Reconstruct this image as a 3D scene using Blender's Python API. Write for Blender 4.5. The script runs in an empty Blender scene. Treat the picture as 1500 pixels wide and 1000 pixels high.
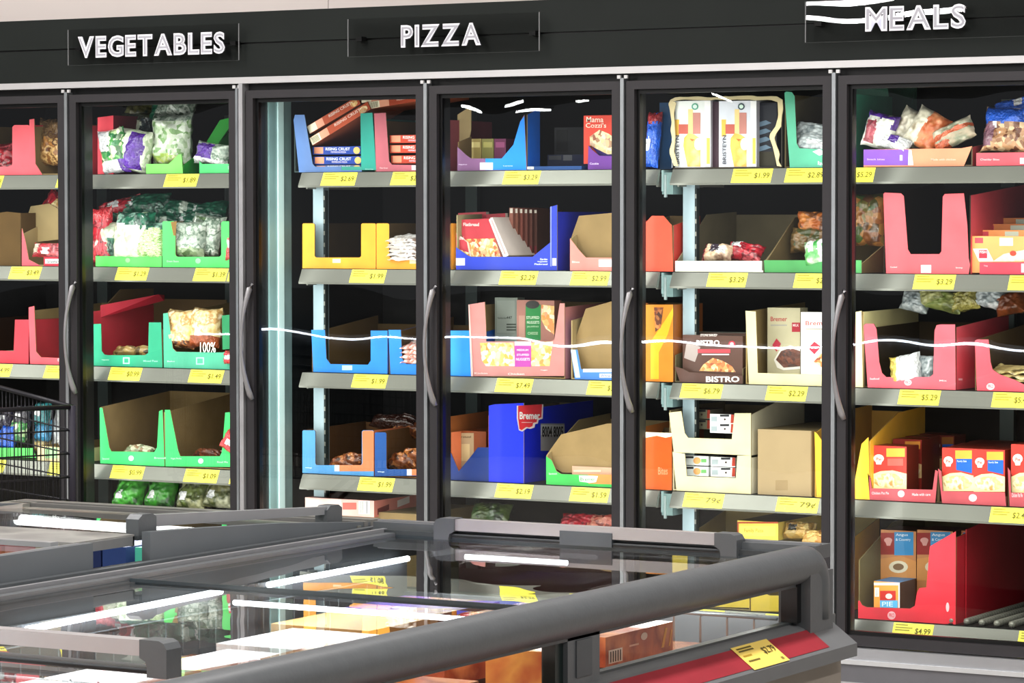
import bpy, math, random
from mathutils import Vector, Matrix, Euler, noise as mnoise

# ------------------------------------------------------------------ camera model (also used to read places off the photograph)
F, YAW, PIT, ROLL = 4664.2, 0.524028, 0.0386408, -0.000707
CX, CY, CZ = 4.9522, -9.32796, 1.6
fw = Vector((-math.sin(YAW)*math.cos(PIT), math.cos(YAW)*math.cos(PIT), -math.sin(PIT)))
_r = Vector((math.cos(YAW), math.sin(YAW), 0)); _u = _r.cross(fw)
RV = _r*math.cos(ROLL) + _u*math.sin(ROLL); UV = -_r*math.sin(ROLL) + _u*math.cos(ROLL)
CAM = Vector((CX, CY, CZ))
def ray(x, y): return fw + RV*((x-750)/F) + UV*((500-y)/F)
def at(x, y, Y):
    d = ray(x, y); return CAM + d*((Y-CY)/d.y)
def atx(x, y, X):
    d = ray(x, y); return CAM + d*((X-CX)/d.x)
def atz(x, y, Z):
    d = ray(x, y); return CAM + d*((Z-CZ)/d.z)

scene = bpy.context.scene
COL = scene.collection
cam_d = bpy.data.cameras.new('camera'); cam = bpy.data.objects.new('camera', cam_d); COL.objects.link(cam)
cam_d.sensor_width = 36; cam_d.lens = F/1500*36; cam_d.clip_end = 200
m = Matrix((RV, UV, -fw)).transposed().to_4x4(); m.translation = CAM
cam.matrix_world = m
scene.camera = cam
scene.view_settings.view_transform = 'Standard'
scene.view_settings.look = 'None'
scene.view_settings.exposure = 0.06; scene.view_settings.gamma = .92

# ------------------------------------------------------------------ materials
def lin(h):
    h = h.lstrip('#'); o = []
    for i in (0, 2, 4):
        c = int(h[i:i+2], 16)/255
        o.append(c/12.92 if c <= .04045 else ((c+.055)/1.055)**2.4)
    return (*o, 1)
MATS = {}
def mat(h, rough=.5, metal=0., var=.12, scale=9., bump=0., coat=0., emit=0.):
    """plain surface with slight procedural mottling"""
    k = (h, rough, metal, var, scale, bump, coat, emit)
    if k in MATS: return MATS[k]
    mt = bpy.data.materials.new('surface_'+h.lstrip('#')); mt.use_nodes = True
    nt = mt.node_tree; N = nt.nodes; L = nt.links; b = N['Principled BSDF']
    c = lin(h)
    tc = N.new('ShaderNodeTexCoord'); nz = N.new('ShaderNodeTexNoise'); nz.inputs['Scale'].default_value = scale
    nz.inputs['Detail'].default_value = 3
    L.new(tc.outputs['Object'], nz.inputs['Vector'])
    rp = N.new('ShaderNodeValToRGB')
    rp.color_ramp.elements[0].position = .3; rp.color_ramp.elements[1].position = .7
    rp.color_ramp.elements[0].color = tuple(max(0, v*(1-var)) for v in c[:3])+(1,)
    rp.color_ramp.elements[1].color = tuple(min(1, v*(1+var*.6)) for v in c[:3])+(1,)
    L.new(nz.outputs['Fac'], rp.inputs['Fac']); L.new(rp.outputs['Color'], b.inputs['Base Color'])
    b.inputs['Roughness'].default_value = rough; b.inputs['Metallic'].default_value = metal
    b.inputs['Coat Weight'].default_value = coat; b.inputs['Coat Roughness'].default_value = .12
    if rough >= .45 and not metal: b.inputs['Specular IOR Level'].default_value = .25
    if emit:
        b.inputs['Emission Color'].default_value = c; b.inputs['Emission Strength'].default_value = emit
    if bump:
        bp = N.new('ShaderNodeBump'); bp.inputs['Strength'].default_value = bump; bp.inputs['Distance'].default_value = .01
        n2 = N.new('ShaderNodeTexNoise'); n2.inputs['Scale'].default_value = scale*4
        L.new(tc.outputs['Object'], n2.inputs['Vector']); L.new(n2.outputs['Fac'], bp.inputs['Height'])
        L.new(bp.outputs['Normal'], b.inputs['Normal'])
    MATS[k] = mt; return mt
def food(cs, scale=60., rough=.35, bump=.5, coat=.6, kind='vor'):
    """mottled mix of colours: food seen in a photograph on a pack or through a film"""
    k = (tuple(cs), scale, rough, kind)
    if k in MATS: return MATS[k]
    mt = bpy.data.materials.new('mottled_'+cs[0].lstrip('#')); mt.use_nodes = True
    nt = mt.node_tree; N = nt.nodes; L = nt.links; b = N['Principled BSDF']
    tc = N.new('ShaderNodeTexCoord')
    wv = N.new('ShaderNodeTexNoise'); wv.inputs['Scale'].default_value = scale*.5; wv.inputs['Detail'].default_value = 4
    L.new(tc.outputs['Object'], wv.inputs['Vector'])
    if kind == 'vor':
        vo = N.new('ShaderNodeTexVoronoi'); vo.inputs['Scale'].default_value = scale
        ad = N.new('ShaderNodeVectorMath'); ad.operation = 'MULTIPLY_ADD'
        L.new(wv.outputs['Color'], ad.inputs[0]); ad.inputs[1].default_value = (.02,)*3; L.new(tc.outputs['Object'], ad.inputs[2])
        L.new(ad.outputs[0], vo.inputs['Vector'])
        sp = N.new('ShaderNodeSeparateColor'); L.new(vo.outputs['Color'], sp.inputs[0]); src = sp.outputs[0]
    elif kind == 'streak':
        mp = N.new('ShaderNodeMapping'); mp.inputs['Rotation'].default_value = (0, .6, 0); mp.inputs['Scale'].default_value = (1, 1, 6)
        L.new(tc.outputs['Object'], mp.inputs['Vector']); w2 = N.new('ShaderNodeTexNoise'); w2.inputs['Scale'].default_value = scale
        L.new(mp.outputs[0], w2.inputs['Vector']); src = w2.outputs['Fac']
    else:
        src = wv.outputs['Fac']
    rp = N.new('ShaderNodeValToRGB'); el = rp.color_ramp.elements
    n = len(cs)
    lo, hi = (.1, .9) if kind == 'vor' else (.36, .64)
    el[0].position = lo; el[0].color = lin(cs[0]); el[1].position = hi; el[1].color = lin(cs[-1])
    for i in range(1, n-1):
        e = el.new(lo+(hi-lo)*i/(n-1)); e.color = lin(cs[i])
    L.new(src, rp.inputs['Fac']); L.new(rp.outputs['Color'], b.inputs['Base Color'])
    b.inputs['Roughness'].default_value = rough; b.inputs['Coat Weight'].default_value = coat
    bp = N.new('ShaderNodeBump'); bp.inputs['Strength'].default_value = bump; bp.inputs['Distance'].default_value = .006
    L.new(wv.outputs['Fac'], bp.inputs['Height']); bp.inputs['Distance'].default_value = .012; L.new(bp.outputs['Normal'], b.inputs['Normal'])
    MATS[k] = mt; return mt
def glassmat(name, tint, ior, wave, wscale, boost=1.0, alpha_tint=1.0, rough=.0):
    mt = bpy.data.materials.new(name); mt.use_nodes = True
    nt = mt.node_tree; N = nt.nodes; L = nt.links; N.clear()
    out = N.new('ShaderNodeOutputMaterial'); mx = N.new('ShaderNodeMixShader'); tr = N.new('ShaderNodeBsdfTransparent')
    gl = N.new('ShaderNodeBsdfGlossy'); gl.inputs['Roughness'].default_value = rough
    tr.inputs['Color'].default_value = tint
    f0 = ((ior-1)/(ior+1))**2*boost
    lw = N.new('ShaderNodeLayerWeight'); lw.inputs['Blend'].default_value = .5
    pw = N.new('ShaderNodeMath'); pw.operation = 'POWER'; pw.inputs[1].default_value = 5; L.new(lw.outputs['Facing'], pw.inputs[0])
    mu = N.new('ShaderNodeMath'); mu.operation = 'MULTIPLY_ADD'; mu.use_clamp = True; mu.inputs[1].default_value = (1-f0)*min(boost, 1.1); mu.inputs[2].default_value = f0
    L.new(pw.outputs[0], mu.inputs[0]); L.new(mu.outputs[0], mx.inputs[0]); L.new(tr.outputs[0], mx.inputs[1]); L.new(gl.outputs[0], mx.inputs[2])
    tc = N.new('ShaderNodeTexCoord'); nz = N.new('ShaderNodeTexNoise'); nz.inputs['Scale'].default_value = wscale; nz.inputs['Detail'].default_value = 1
    bp = N.new('ShaderNodeBump'); bp.inputs['Strength'].default_value = 1; bp.inputs['Distance'].default_value = wave
    L.new(tc.outputs['Object'], nz.inputs['Vector']); L.new(nz.outputs['Fac'], bp.inputs['Height']); L.new(bp.outputs['Normal'], gl.inputs['Normal'])
    L.new(mx.outputs[0], out.inputs[0]); return mt
G_DOOR = glassmat('door_glass', (.93, .96, .94, 1), 1.5, .0018, 2.2, 1.3)
G_LID = glassmat('lid_glass', (.86, .89, .88, 1), 1.5, .0011, 3.0, 1.15)
G_SIDE = glassmat('side_glass', (.95, .97, .96, 1), 1.4, .0005, 2.0, 1.0)
G_ACR = glassmat('acrylic', (.80, .80, .80, 1), 1.5, .001, 2.0, 1.6)
def emis(h, s):
    k = ('e', h, s)
    if k in MATS: return MATS[k]
    mt = bpy.data.materials.new('lamp'); mt.use_nodes = True; b = mt.node_tree.nodes['Principled BSDF']
    b.inputs['Base Color'].default_value = lin(h); b.inputs['Emission Color'].default_value = lin(h); b.inputs['Emission Strength'].default_value = s
    MATS[k] = mt; return mt
def MT(c):
    return mat(c, .5, coat=.1) if isinstance(c, str) else c
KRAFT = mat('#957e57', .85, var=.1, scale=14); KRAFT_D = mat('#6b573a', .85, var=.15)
STEEL = mat('#c4c6c8', .32, .75, var=.05); STEEL_D = mat('#8b8c84', .42, .35, var=.08)
BLACK = mat('#101112', .35, var=.1); FRAME = mat('#3d3b3e', .45, .2, var=.06); CHAR = mat('#1f2422', .5, var=.1, scale=4)
GREY = mat('#53575a', .42, 0, var=.06, scale=30, bump=.03); GREY_D = mat('#3f4345', .5, var=.08); GREY_L = mat('#7b7c7f', .4, var=.05)

# ------------------------------------------------------------------ mesh builder
class MB:
    def __init__(s): s.v = []; s.f = []; s.m = []; s.ml = []; s.sm = []
    def mi(s, m):
        m = MT(m)
        if m not in s.ml: s.ml.append(m)
        return s.ml.index(m)
    def add(s, vs, fs, m, smooth=False):
        b = len(s.v); s.v += [Vector(v) for v in vs]; i = s.mi(m)
        for f in fs: s.f.append([b+j for j in f]); s.m.append(i); s.sm.append(smooth)
    def box(s, x0, x1, y0, y1, z0, z1, m, top=None, right=None, front=None):
        v = [(x0,y0,z0),(x1,y0,z0),(x1,y1,z0),(x0,y1,z0),(x0,y0,z1),(x1,y0,z1),(x1,y1,z1),(x0,y1,z1)]
        b = len(s.v); s.v += [Vector(q) for q in v]
        for f, mm in (((0,3,2,1), m), ((4,5,6,7), top or m), ((0,1,5,4), front or m), ((1,2,6,5), right or m), ((2,3,7,6), m), ((3,0,4,7), m)):
            s.f.append([b+j for j in f]); s.m.append(s.mi(mm)); s.sm.append(False)
    def prism(s, pts, off, m, back=None, side=None):
        """pts: list of 3D points (flat polygon), off: extrusion vector"""
        n = len(pts); pts = [Vector(p) for p in pts]; off = Vector(off); b = len(s.v)
        s.v += pts + [p+off for p in pts]
        s.f.append(list(range(b, b+n))); s.m.append(s.mi(m)); s.sm.append(False)
        s.f.append([b+n+i for i in range(n)][::-1]); s.m.append(s.mi(back or m)); s.sm.append(False)
        k = s.mi(side or m)
        for i in range(n):
            j = (i+1) % n; s.f.append([b+i, b+n+i, b+n+j, b+j]); s.m.append(k); s.sm.append(False)
    def tube(s, pts, r, m, n=8, rz=None, caps=True):
        pts = [Vector(p) for p in pts]; b = len(s.v); N_ = len(pts); i_m = s.mi(m)
        prev = None
        for i, p in enumerate(pts):
            t = (pts[min(i+1, N_-1)]-pts[max(i-1, 0)]).normalized()
            up = Vector((0, 0, 1)) if abs(t.z) < .9 else Vector((0, 1, 0))
            a = t.cross(up).normalized(); c = a.cross(t).normalized()
            rr = r[i] if isinstance(r, (list, tuple)) else r
            for k in range(n):
                q = 2*math.pi*k/n
                s.v.append(p + a*math.cos(q)*rr + c*math.sin(q)*(rz or rr))
        for i in range(N_-1):
            for k in range(n):
                s.f.append([b+i*n+k, b+i*n+(k+1)%n, b+(i+1)*n+(k+1)%n, b+(i+1)*n+k]); s.m.append(i_m); s.sm.append(True)
        if caps:
            s.f.append([b+k for k in range(n)][::-1]); s.m.append(i_m); s.sm.append(False)
            s.f.append([b+(N_-1)*n+k for k in range(n)]); s.m.append(i_m); s.sm.append(False)
    def build(s, name, parent=None, origin=None):
        me = bpy.data.meshes.new(name)
        if parent is not None: o0 = Vector(parent.location) if parent.parent is None else Vector(parent.parent.location)
        elif origin is not None: o0 = Vector(origin)
        else:
            xs = [v.x for v in s.v]; ys = [v.y for v in s.v]; zs = [v.z for v in s.v]
            o0 = Vector(((min(xs)+max(xs))/2, (min(ys)+max(ys))/2, min(zs)))
        me.from_pydata([tuple(v-o0) for v in s.v], [], s.f); me.update()
        for mm in s.ml: me.materials.append(mm)
        me.polygons.foreach_set('material_index', s.m); me.polygons.foreach_set('use_smooth', s.sm)
        o = bpy.data.objects.new(name, me); COL.objects.link(o)
        if parent is not None: o.parent = parent
        else: o.location = o0
        return o
def tag(o, label, cat, group=None):
    o['label'] = label; o['category'] = cat
    if group: o['group'] = group
    return o
def thing(name, label, cat, loc, group=None):
    o = bpy.data.objects.new(name, None); o.empty_display_size = .05; COL.objects.link(o); o.location = loc
    return tag(o, label, cat, group)
def struct(name, mb, parent=None):
    o = mb.build(name, parent)
    if parent is None: o['kind'] = 'structure'
    return o

# ------------------------------------------------------------------ lettering
_TX = {}
def text_geo(body, off=0.0):
    k = (body, off)
    if k in _TX: return _TX[k]
    cu = bpy.data.curves.new('lettering', 'FONT'); cu.body = body; cu.offset = off; cu.resolution_u = 3
    ob = bpy.data.objects.new('lettering', cu); COL.objects.link(ob)
    bpy.context.view_layer.update()
    dg = bpy.context.evaluated_depsgraph_get(); me = ob.evaluated_get(dg).to_mesh()
    vs = [(v.co.x, v.co.y) for v in me.vertices]; fs = [list(p.vertices) for p in me.polygons]
    ob.evaluated_get(dg).to_mesh_clear(); bpy.data.objects.remove(ob); bpy.data.curves.remove(cu)
    x0 = min(v[0] for v in vs); x1 = max(v[0] for v in vs); y0 = min(v[1] for v in vs); y1 = max(v[1] for v in vs)
    _TX[k] = ([((x-x0)/(x1-x0), (y-y0)/(y1-y0)) for x, y in vs], fs, (x0, x1, y0, y1)); return _TX[k]
def put_text(mb, body, c00, c10, c01, m, off=0.0, inset=None):
    """c00 bottom-left, c10 bottom-right, c01 top-left corners in space"""
    vs, fs, _ = text_geo(body, off); c00, c10, c01 = Vector(c00), Vector(c10), Vector(c01)
    mb.add([c00+(c10-c00)*u+(c01-c00)*v for u, v in vs], fs, m)
def ell(cx, cy, rx, ry, n=16):
    return [(cx+rx*math.cos(2*math.pi*i/n), cy-ry*math.sin(2*math.pi*i/n)) for i in range(n)]
def decals(mb, ds, fn):
    """fn(px,py,layer)->point on the face, a hair in front of it"""
    for i, d in enumerate(ds):
        lay = (i+1)*.55
        if d[0] == 'p': mb.add([fn(x, y, lay) for x, y in d[1]], [list(range(len(d[1])))], d[2])
        elif d[0] == 'r':
            x0, y0, x1, y1 = d[1]; mb.add([fn(x, y, lay) for x, y in ((x0,y1),(x1,y1),(x1,y0),(x0,y0))], [[0,1,2,3]], d[2])
        elif d[0] == 'o': e = ell(*d[1]); mb.add([fn(x, y, lay) for x, y in e], [list(range(len(e)))], d[2])
        elif d[0] == 't':
            x0, y0, x1, y1 = d[2]; put_text(mb, d[1], fn(x0, y1, lay+.3), fn(x1, y1, lay+.3), fn(x0, y0, lay+.3), d[3], off=d[4] if len(d) > 4 else .012)
        elif d[0] == 'bars':
            x0, y0, x1, y1 = d[1]; n = d[2]
            mb.add([fn(x, y, lay) for x, y in ((x0-.6,y1+.6),(x1+.6,y1+.6),(x1+.6,y0-.6),(x0-.6,y0-.6))], [[0,1,2,3]], '#f4f4f0')
            for k in range(n):
                a = x0+(x1-x0)*(k+.15)/n; b = x0+(x1-x0)*(k+.3+.35*((k*7) % 3)/3)/n
                mb.add([fn(x, y, lay+.4) for x, y in ((a,y1),(b,y1),(b,y0),(a,y0))], [[0,1,2,3]], '#222222')

ROW = {1: 1.765, 2: 1.422, 3: 1.052, 4: .688, 5: .300}
YF = .168
def U(x0, x1, yt, yb, a, b, yl, r=3., slant=0):
    """front outline of a carton with a rounded U cut-out; pixels of the photograph"""
    P = [(x0, yb), (x0, yt+1.5), (x0+1.5, yt), (a-r*.6-slant, yt), (a-slant, yt+r*.6)]
    for i in range(4): q = math.pi/2*i/3; P.append((a+r-r*math.cos(q), yl-r+r*math.sin(q)))
    for i in range(4): q = math.pi/2*i/3; P.append((b-r+r*math.sin(q), yl-r+r*math.cos(q)))
    P += [(b+slant*.5, yt+r*.6), (b+r*.6+slant*.5, yt), (x1-1.5, yt), (x1, yt+1.5), (x1, yb)]
    return P
LASTC = [None]; LASTB = [None]
def flap(h, name='inner_flap'): return h.build(name, LASTC[0])
def carton(label, row, front, col, depth=.40, dec=(), inner=None, hl=None, hr=None, hb=None, side=None, z=None, y=YF, group=None,
           sdec=(), cat='carton', frontmat=None, name='display_carton'):
    """open display carton: front panel with its cut outline (pixels), side panels, back panel, base"""
    z0 = ROW[row] if z is None else z
    inner = inner or KRAFT
    P = [at(px, py, y) for px, py in front]
    zb = min(p.z for p in P)
    P = [Vector((p.x, y, z0 if p.z < zb+.012 else max(p.z, z0+.01))) for p in P]
    x0 = min(p.x for p in P); x1 = max(p.x for p in P); zt = max(p.z for p in P)
    eL = max(p.z for p in P if p.x < x0+.006); eR = max(p.z for p in P if p.x > x1-.006)
    hl = hl or (eL-z0, zt-z0); hr = hr or (eR-z0, zt-z0); hb = hb or max(hl[-1], hr[-1])
    th = .004
    t = thing(name, label, cat, ((x0+x1)/2, y+depth/2, z0), group)
    col = MT(col); side = MT(side) if side is not None else col
    mb = MB(); mb.prism(P, (0, th, 0), frontmat or col, back=inner, side=inner)
    decals(mb, dec, lambda px, py, l: at(px, py, y-.0004*l))
    mb.build('front_panel', t)
    def sd(X, h, sgn):
        n = len(h); pts = [(X, y+th, z0)] + [(X, y+th+(depth-th)*i/(n-1), z0+h[i]) for i in range(n)] + [(X, y+depth, z0)]
        m2 = MB(); m2.prism(pts, (-sgn*th, 0, 0), side, back=inner, side=inner)
        if sgn > 0: decals(m2, sdec, lambda px, py, l: atx(px, py, X+.0004*l))
        m2.build('side_panel', t)
    sd(x0, hl, -1); sd(x1, hr, 1)
    m3 = MB(); m3.box(x0+th, x1-th, y+depth-th, y+depth, z0, z0+hb, inner); m3.build('back_panel', t)
    LASTC[0] = t
    m4 = MB(); m4.box(x0+th, x1-th, y+th, y+depth-th, z0, z0+.004, inner); m4.build('base_panel', t)
    return t
def pack(label, rect, Y, depth, col, dec=(), top=None, side=None, z0=None, sdec=(), tdec=(), name='food_box', cat='box', group=None, yaw=0., pitch=0., roll=0., up=None):
    """closed packet: front face from pixel rectangle on plane Y, printed faces; sits on z0"""
    a = at(rect[0], rect[3], Y); b = at(rect[2], rect[1], Y)
    zz = a.z if z0 is None else z0
    mb = MB(); mb.box(a.x, b.x, Y, Y+depth, zz, max(b.z, zz+.008), col, top=top, right=side)
    decals(mb, dec, lambda px, py, l: at(px, py, Y-.0005*l))
    decals(mb, sdec, lambda px, py, l: atx(px, py, b.x+.0005*l))
    decals(mb, tdec, lambda px, py, l: atz(px, py, max(b.z, zz+.008)+.0005*l))
    o = mb.build(name)
    o.rotation_euler = (pitch, roll, yaw)
    if up: o.location.z += up
    return tag(o, label, cat, group)
def bag(label, cx, cy, Y, w, h, t, base, zones=(), pitch=-.2, roll=0., yaw=0., seed=0, name='food_bag', cat='bag', group=None, crimp=None):
    """filled pillow bag: crimped ends, lumpy crinkled film; zones=(u0,v0,u1,v1,colour) with u,v in 0..1"""
    c = at(cx, cy, Y); nu, nv = 26, 22; mb = MB(); rnd = random.Random(seed)
    sd = Vector((seed*3.1, seed*1.7, seed*.9))
    def pt(i, j, s):
        u = i/nu; v = j/nv; U_ = 2*u-1; V_ = 2*v-1
        e = max(0, (1-abs(U_)**3.2))*max(0, (1-abs(V_)**4))
        th = t*.5*e**.55
        x = U_*w/2*(1-.05*(1-abs(V_)**3)+.04*mnoise.noise(Vector((0, v*3, 0))+sd)); zz = V_*h/2*(1-.05*(1-abs(U_)**3)+.05*mnoise.noise(Vector((u*3, 0, 5))+sd))
        n1 = mnoise.noise(Vector((u*3.5*w/.15, v*3.5*h/.15, s*4.))+sd); n2 = mnoise.noise(Vector((u*11, v*11, s*9.))+sd)
        th *= 1+.35*n1+.22*n2
        wob = .006*mnoise.noise(Vector((u*6, v*6, 2))+sd)*(1-e)*2
        return Vector((x, s*th+wob, zz))
    def zone(u, v):
        m_ = base
        jit = .05*mnoise.noise(Vector((u*5, v*5, 3))+sd)
        for z in zones:
            if z[0] <= u+jit <= z[2] and z[1] <= v+jit <= z[3]: m_ = z[4]
        return m_
    R = Euler((pitch, roll, yaw)).to_matrix()
    for s in (-1, 1):
        b = len(mb.v)
        for j in range(nv+1):
            for i in range(nu+1): mb.v.append(c+R @ pt(i, j, s))
        for j in range(nv):
            for i in range(nu):
                q = [b+j*(nu+1)+i, b+j*(nu+1)+i+1, b+(j+1)*(nu+1)+i+1, b+(j+1)*(nu+1)+i]
                mb.f.append(q if s < 0 else q[::-1]); mb.m.append(mb.mi(zone((i+.5)/nu, (j+.5)/nv))); mb.sm.append(True)
    LASTB[0] = tag(mb.build(name), label, cat, group)
    return LASTB[0]
def film(h, rough=.2, coat=1.): return mat(h, rough, 0, .45, 30, .8, coat)
# ------------------------------------------------------------------ room
mb = MB(); mb.box(-40, 12, -52, 3, -.05, 0, mat('#a9a49c', .35, var=.08, scale=2)); struct('floor', mb)
mb = MB(); mb.box(-40, 12, -52, 3, 4.2, 4.3, mat('#c8c6c2', .8, var=.05)); struct('ceiling', mb)
WALLM = mat('#d9d0cc', .8, var=.02, scale=1.5)
mb = MB(); mb.box(-14, -1.43, 1.0, 1.1, 0, 4.2, WALLM); mb.box(-1.428, 9, 1.0, 1.1, 0, 4.2, WALLM); mb.box(-1.45, -1.41, 1.01, 1.1, 0, 4.2, mat('#6d6765', .7)); struct('wall_back', mb)
# wall cladding just above the freezer header
mb = MB(); mb.box(-14, -1.245, .10, .12, 2.3, 4.2, WALLM); mb.box(-1.2425, 9, .10, .12, 2.3, 4.2, WALLM); mb.box(-1.3, -1.2, .112, .12, 2.3, 4.2, mat('#57504f', .8)); struct('trim_1', mb)

W = .762; G = .020
KX = [-3*W-G-W, -3*W-G, -2*W-G/2, -W, 0., W, 2*W]      # mullion positions
def part(name, parent):
    """an empty part that carries sub-parts; sits at its thing's origin"""
    o = bpy.data.objects.new(name, None); o.empty_display_size = .05; COL.objects.link(o); o.parent = parent; return o
HX0, HX1 = KX[0]-1.0, KX[-1]+1.6
t = thing('freezer_header', 'long black header panel above the freezer doors with a pale metal trim along its foot', 'header panel', ((HX0+HX1)/2, .04, 2.0755))
h = MB(); h.box(HX0, HX1, -.03, .095, 2.221, 2.329, CHAR); h.build('upper_panel', t)
h = MB(); h.box(HX0, HX1, -.03, .095, 2.100, 2.215, CHAR); h.build('lower_panel', t)
h = MB(); h.box(HX0, HX1, -.02, .095, 2.2145, 2.2215, BLACK); h.build('panel_groove', t)
h = MB(); h.box(HX0, HX1, -.04, .0, 2.0765, 2.099, mat('#dcdbdc', .35, .5, .03)); h.build('header_trim', t)
SPL = KX[2]+.0
SHELFX = [(-3.10, -1.575), (-1.392, .045), (.095, 1.50)]
RAILM = mat('#70716a', .30, .45, .10, 3)
def make_door(i, case):
    a, b = KX[i], KX[i+1]
    x0 = a+.014+(.012 if i == 2 else 0); x1 = b-.010-(.008 if i == 1 else 0)
    t = part('freezer_door', case)
    z0, z1 = .237, 2.052; fwd = .030
    h = MB()
    h.box(x0, x0+fwd, -.03, .008, z0, z1, FRAME); h.box(x1-fwd, x1, -.03, .008, z0, z1, FRAME)
    h.box(x0+fwd, x1-fwd, -.03, .008, z1-.028, z1, FRAME); h.box(x0+fwd, x1-fwd, -.03, .008, z0, z0+.034, FRAME)
    h.build('door_frame', t)
    h = MB()
    h.box(x0+fwd, x0+fwd+.012, -.012, .008, z0+.034, z1-.028, BLACK); h.box(x1-fwd-.004, x1-fwd, -.012, .008, z0+.034, z1-.028, BLACK)
    h.box(x0+fwd+.012, x1-fwd-.004, -.012, .008, z1-.042, z1-.028, BLACK); h.box(x0+fwd+.012, x1-fwd-.004, -.012, .008, z0+.034, z0+.046, BLACK)
    h.build('door_gasket', t)
    h = MB(); X0, X1, Z0, Z1 = x0+fwd, x1-fwd, z0+.034, z1-.028
    h.add([(X0,-.006,Z0),(X1,-.006,Z0),(X1,-.006,Z1),(X0,-.006,Z1)], [[0,1,2,3]], G_DOOR); h.build('glass_pane', t)
    h = MB(); zc = 1.165; n = 22; pts = []; rr = []
    for k in range(n+1):
        q = k/n; s = math.sin(math.pi*q)
        pts.append((x0+.026-.026*s**.8, -.034-.030*s**.7, zc-.205+.41*q)); rr.append(.0055+.0065*(abs(2*q-1)**2)*(1 if .03 < q < .97 else .35))
    h.tube(pts, rr, mat('#a9a8ab', .3, .4), n=10); h.build('handle', t)
def make_case(lab, x0, x1, doors, bays):
    t = thing('upright_freezer', lab, 'freezer', ((x0+x1)/2, .45, 0), 'upright freezer cases')
    h = MB(); h.box(x0, x1, .0, .10, 2.03, 2.0755, BLACK); h.build('top_rail', t)
    h = MB(); h.box(x0, x1, .86, .9, .1, 2.1, mat('#0c0d0e', .6)); h.build('back_panel', t)
    h = MB(); h.box(x0, x1, .1, .9, 2.1, 2.14, BLACK); h.build('roof_panel', t)
    h = MB(); h.box(x0, x1, .0, .86, .2, .235, mat('#1b1c1d', .5)); h.build('bottom_deck', t)
    for X in (x0, x1-.02):
        h = MB(); h.box(X, X+.02, .02, .86, .235, 2.1, mat('#0e1011', .5)); h.build('end_panel', t)
    h = MB(); h.box(x0, x1, -.05, .0, .195, .2335, mat('#b9bbc0', .3, .6, .04)); h.box(x0, x1, -.062, .0, .182, .196, mat('#dddfe2', .3, .5, .04)); h.build('bumper_trim', t)
    h = MB(); h.box(x0, x1, -.055, .0, .125, .182, mat('#77777c', .4, .3, .05)); h.box(x0, x1, -.058, .0, .117, .125, mat('#cfcfd2', .3, .5)); h.box(x0, x1, -.04, .0, .0, .118, mat('#4d4d50', .5)); h.build('kick_panel', t)
    for i in doors:
        X = KX[i+1]
        h = MB(); h.box(X-.02, X+.02 if i != 1 else X+.006, .012, .10, .235, 2.04, BLACK); h.build('mullion', t)
        if i == 2: h = MB(); h.box(KX[2]+.008, KX[2]+.03, .012, .10, .235, 2.04, BLACK); h.build('mullion', t)
        h = MB()
        if i == 1: h.box(X-.0165, X-.0065, -.034, .0, .236, 2.062, mat('#aeb4b8', .3, .7))
        else: h.box(X-.0065, X+.0065, -.034, .0, .236, 2.062, mat('#b9bec1', .3, .7))
        h.build('mullion_trim', t)
        if i == 2: h = MB(); h.box(KX[2]+.001, KX[2]+.018, -.04, .0, .236, 2.076, mat('#c9c9cc', .3, .5)); h.build('case_joint_trim', t)
        for dx in (-.016, .010) if i != 1 else (-.026, -.004):
            h = MB(); h.box(X+dx, X+dx+.012, -.038, -.03, 2.060, 2.071, mat('#e6e6e6', .3, .3)); h.build('hinge_cap', t)
        if i != 1: h = MB(); h.box(X-.012, X+.012, .1, .108, .3, 2.0, emis('#e9f4ff', .8)); h.build('light_strip', t)
        make_door(i, t)
    for bi in bays:
        a, b = SHELFX[bi]
        for r, z in ROW.items():
            s = part('shelf', t)
            h = MB(); h.box(a+.01, b-.01, .155, .80, z-.016, z-.001, mat('#1d1f1f', .6)); h.build('shelf_deck', s)
            h = MB(); h.prism([(a, .150, z-.002), (a, .158, z-.002), (a, .142, z-.053), (a, .128, z-.055), (a, .127, z-.048)], (b-a, 0, 0), RAILM); h.build('price_rail', s)
            for X in (a+.012, b-.018):
                h = MB(); h.box(X, X+.006, .16, .50, z-.06, z-.016, STEEL_D); h.build('shelf_bracket', s)
        X = a+.005
        h = MB(); h.box(X, X+.044, .215, .25, .245, 1.745, mat('#a4b8c0', .35, .3, .15, 5)); h.box(X+.044, X+.052, .215, .235, .245, 1.70, mat('#27302f', .5))
        for q in range(34): h.box(X+.046, X+.051, .213, .2155, .28+q*.042, .295+q*.042, STEEL_D)
        h.build('slotted_post', t)
        for k in range(2):
            X = a+.28+.12*k+.5*k; h = MB(); h.box(X, X+.05, .82, .845, .245, 2.0, mat('#4d5957', .4, .3)); h.build('back_post', t)
    return t
CL = make_case('black upright freezer case with two glass doors at the left, vegetables inside', KX[0]-.06, SPL-.002, (0, 1), (0,))
CR = make_case('black upright freezer case with four glass doors, pizza and meals inside', SPL+.002, KX[-1]+.06, (2, 3, 4, 5), (1, 2))
h = MB(); h.box(-1.520, -1.497, .10, .15, .25, 2.03, mat('#86a6a6', .3, .2, .35, 3)); h.box(-1.520, -1.492, .15, .185, .25, 2.03, mat('#cfeaea', .3, .1, .15, 3)); h.box(-1.52, -1.497, .185, .24, .25, 2.03, mat('#7f9898', .4, .2, .4, 4)); h.build('partition_panel', CR)
h = MB(); h.box(-1.52, -1.50, .24, .86, .25, 2.06, mat('#0d1112', .5)); h.build('partition_panel', CR)
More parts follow.
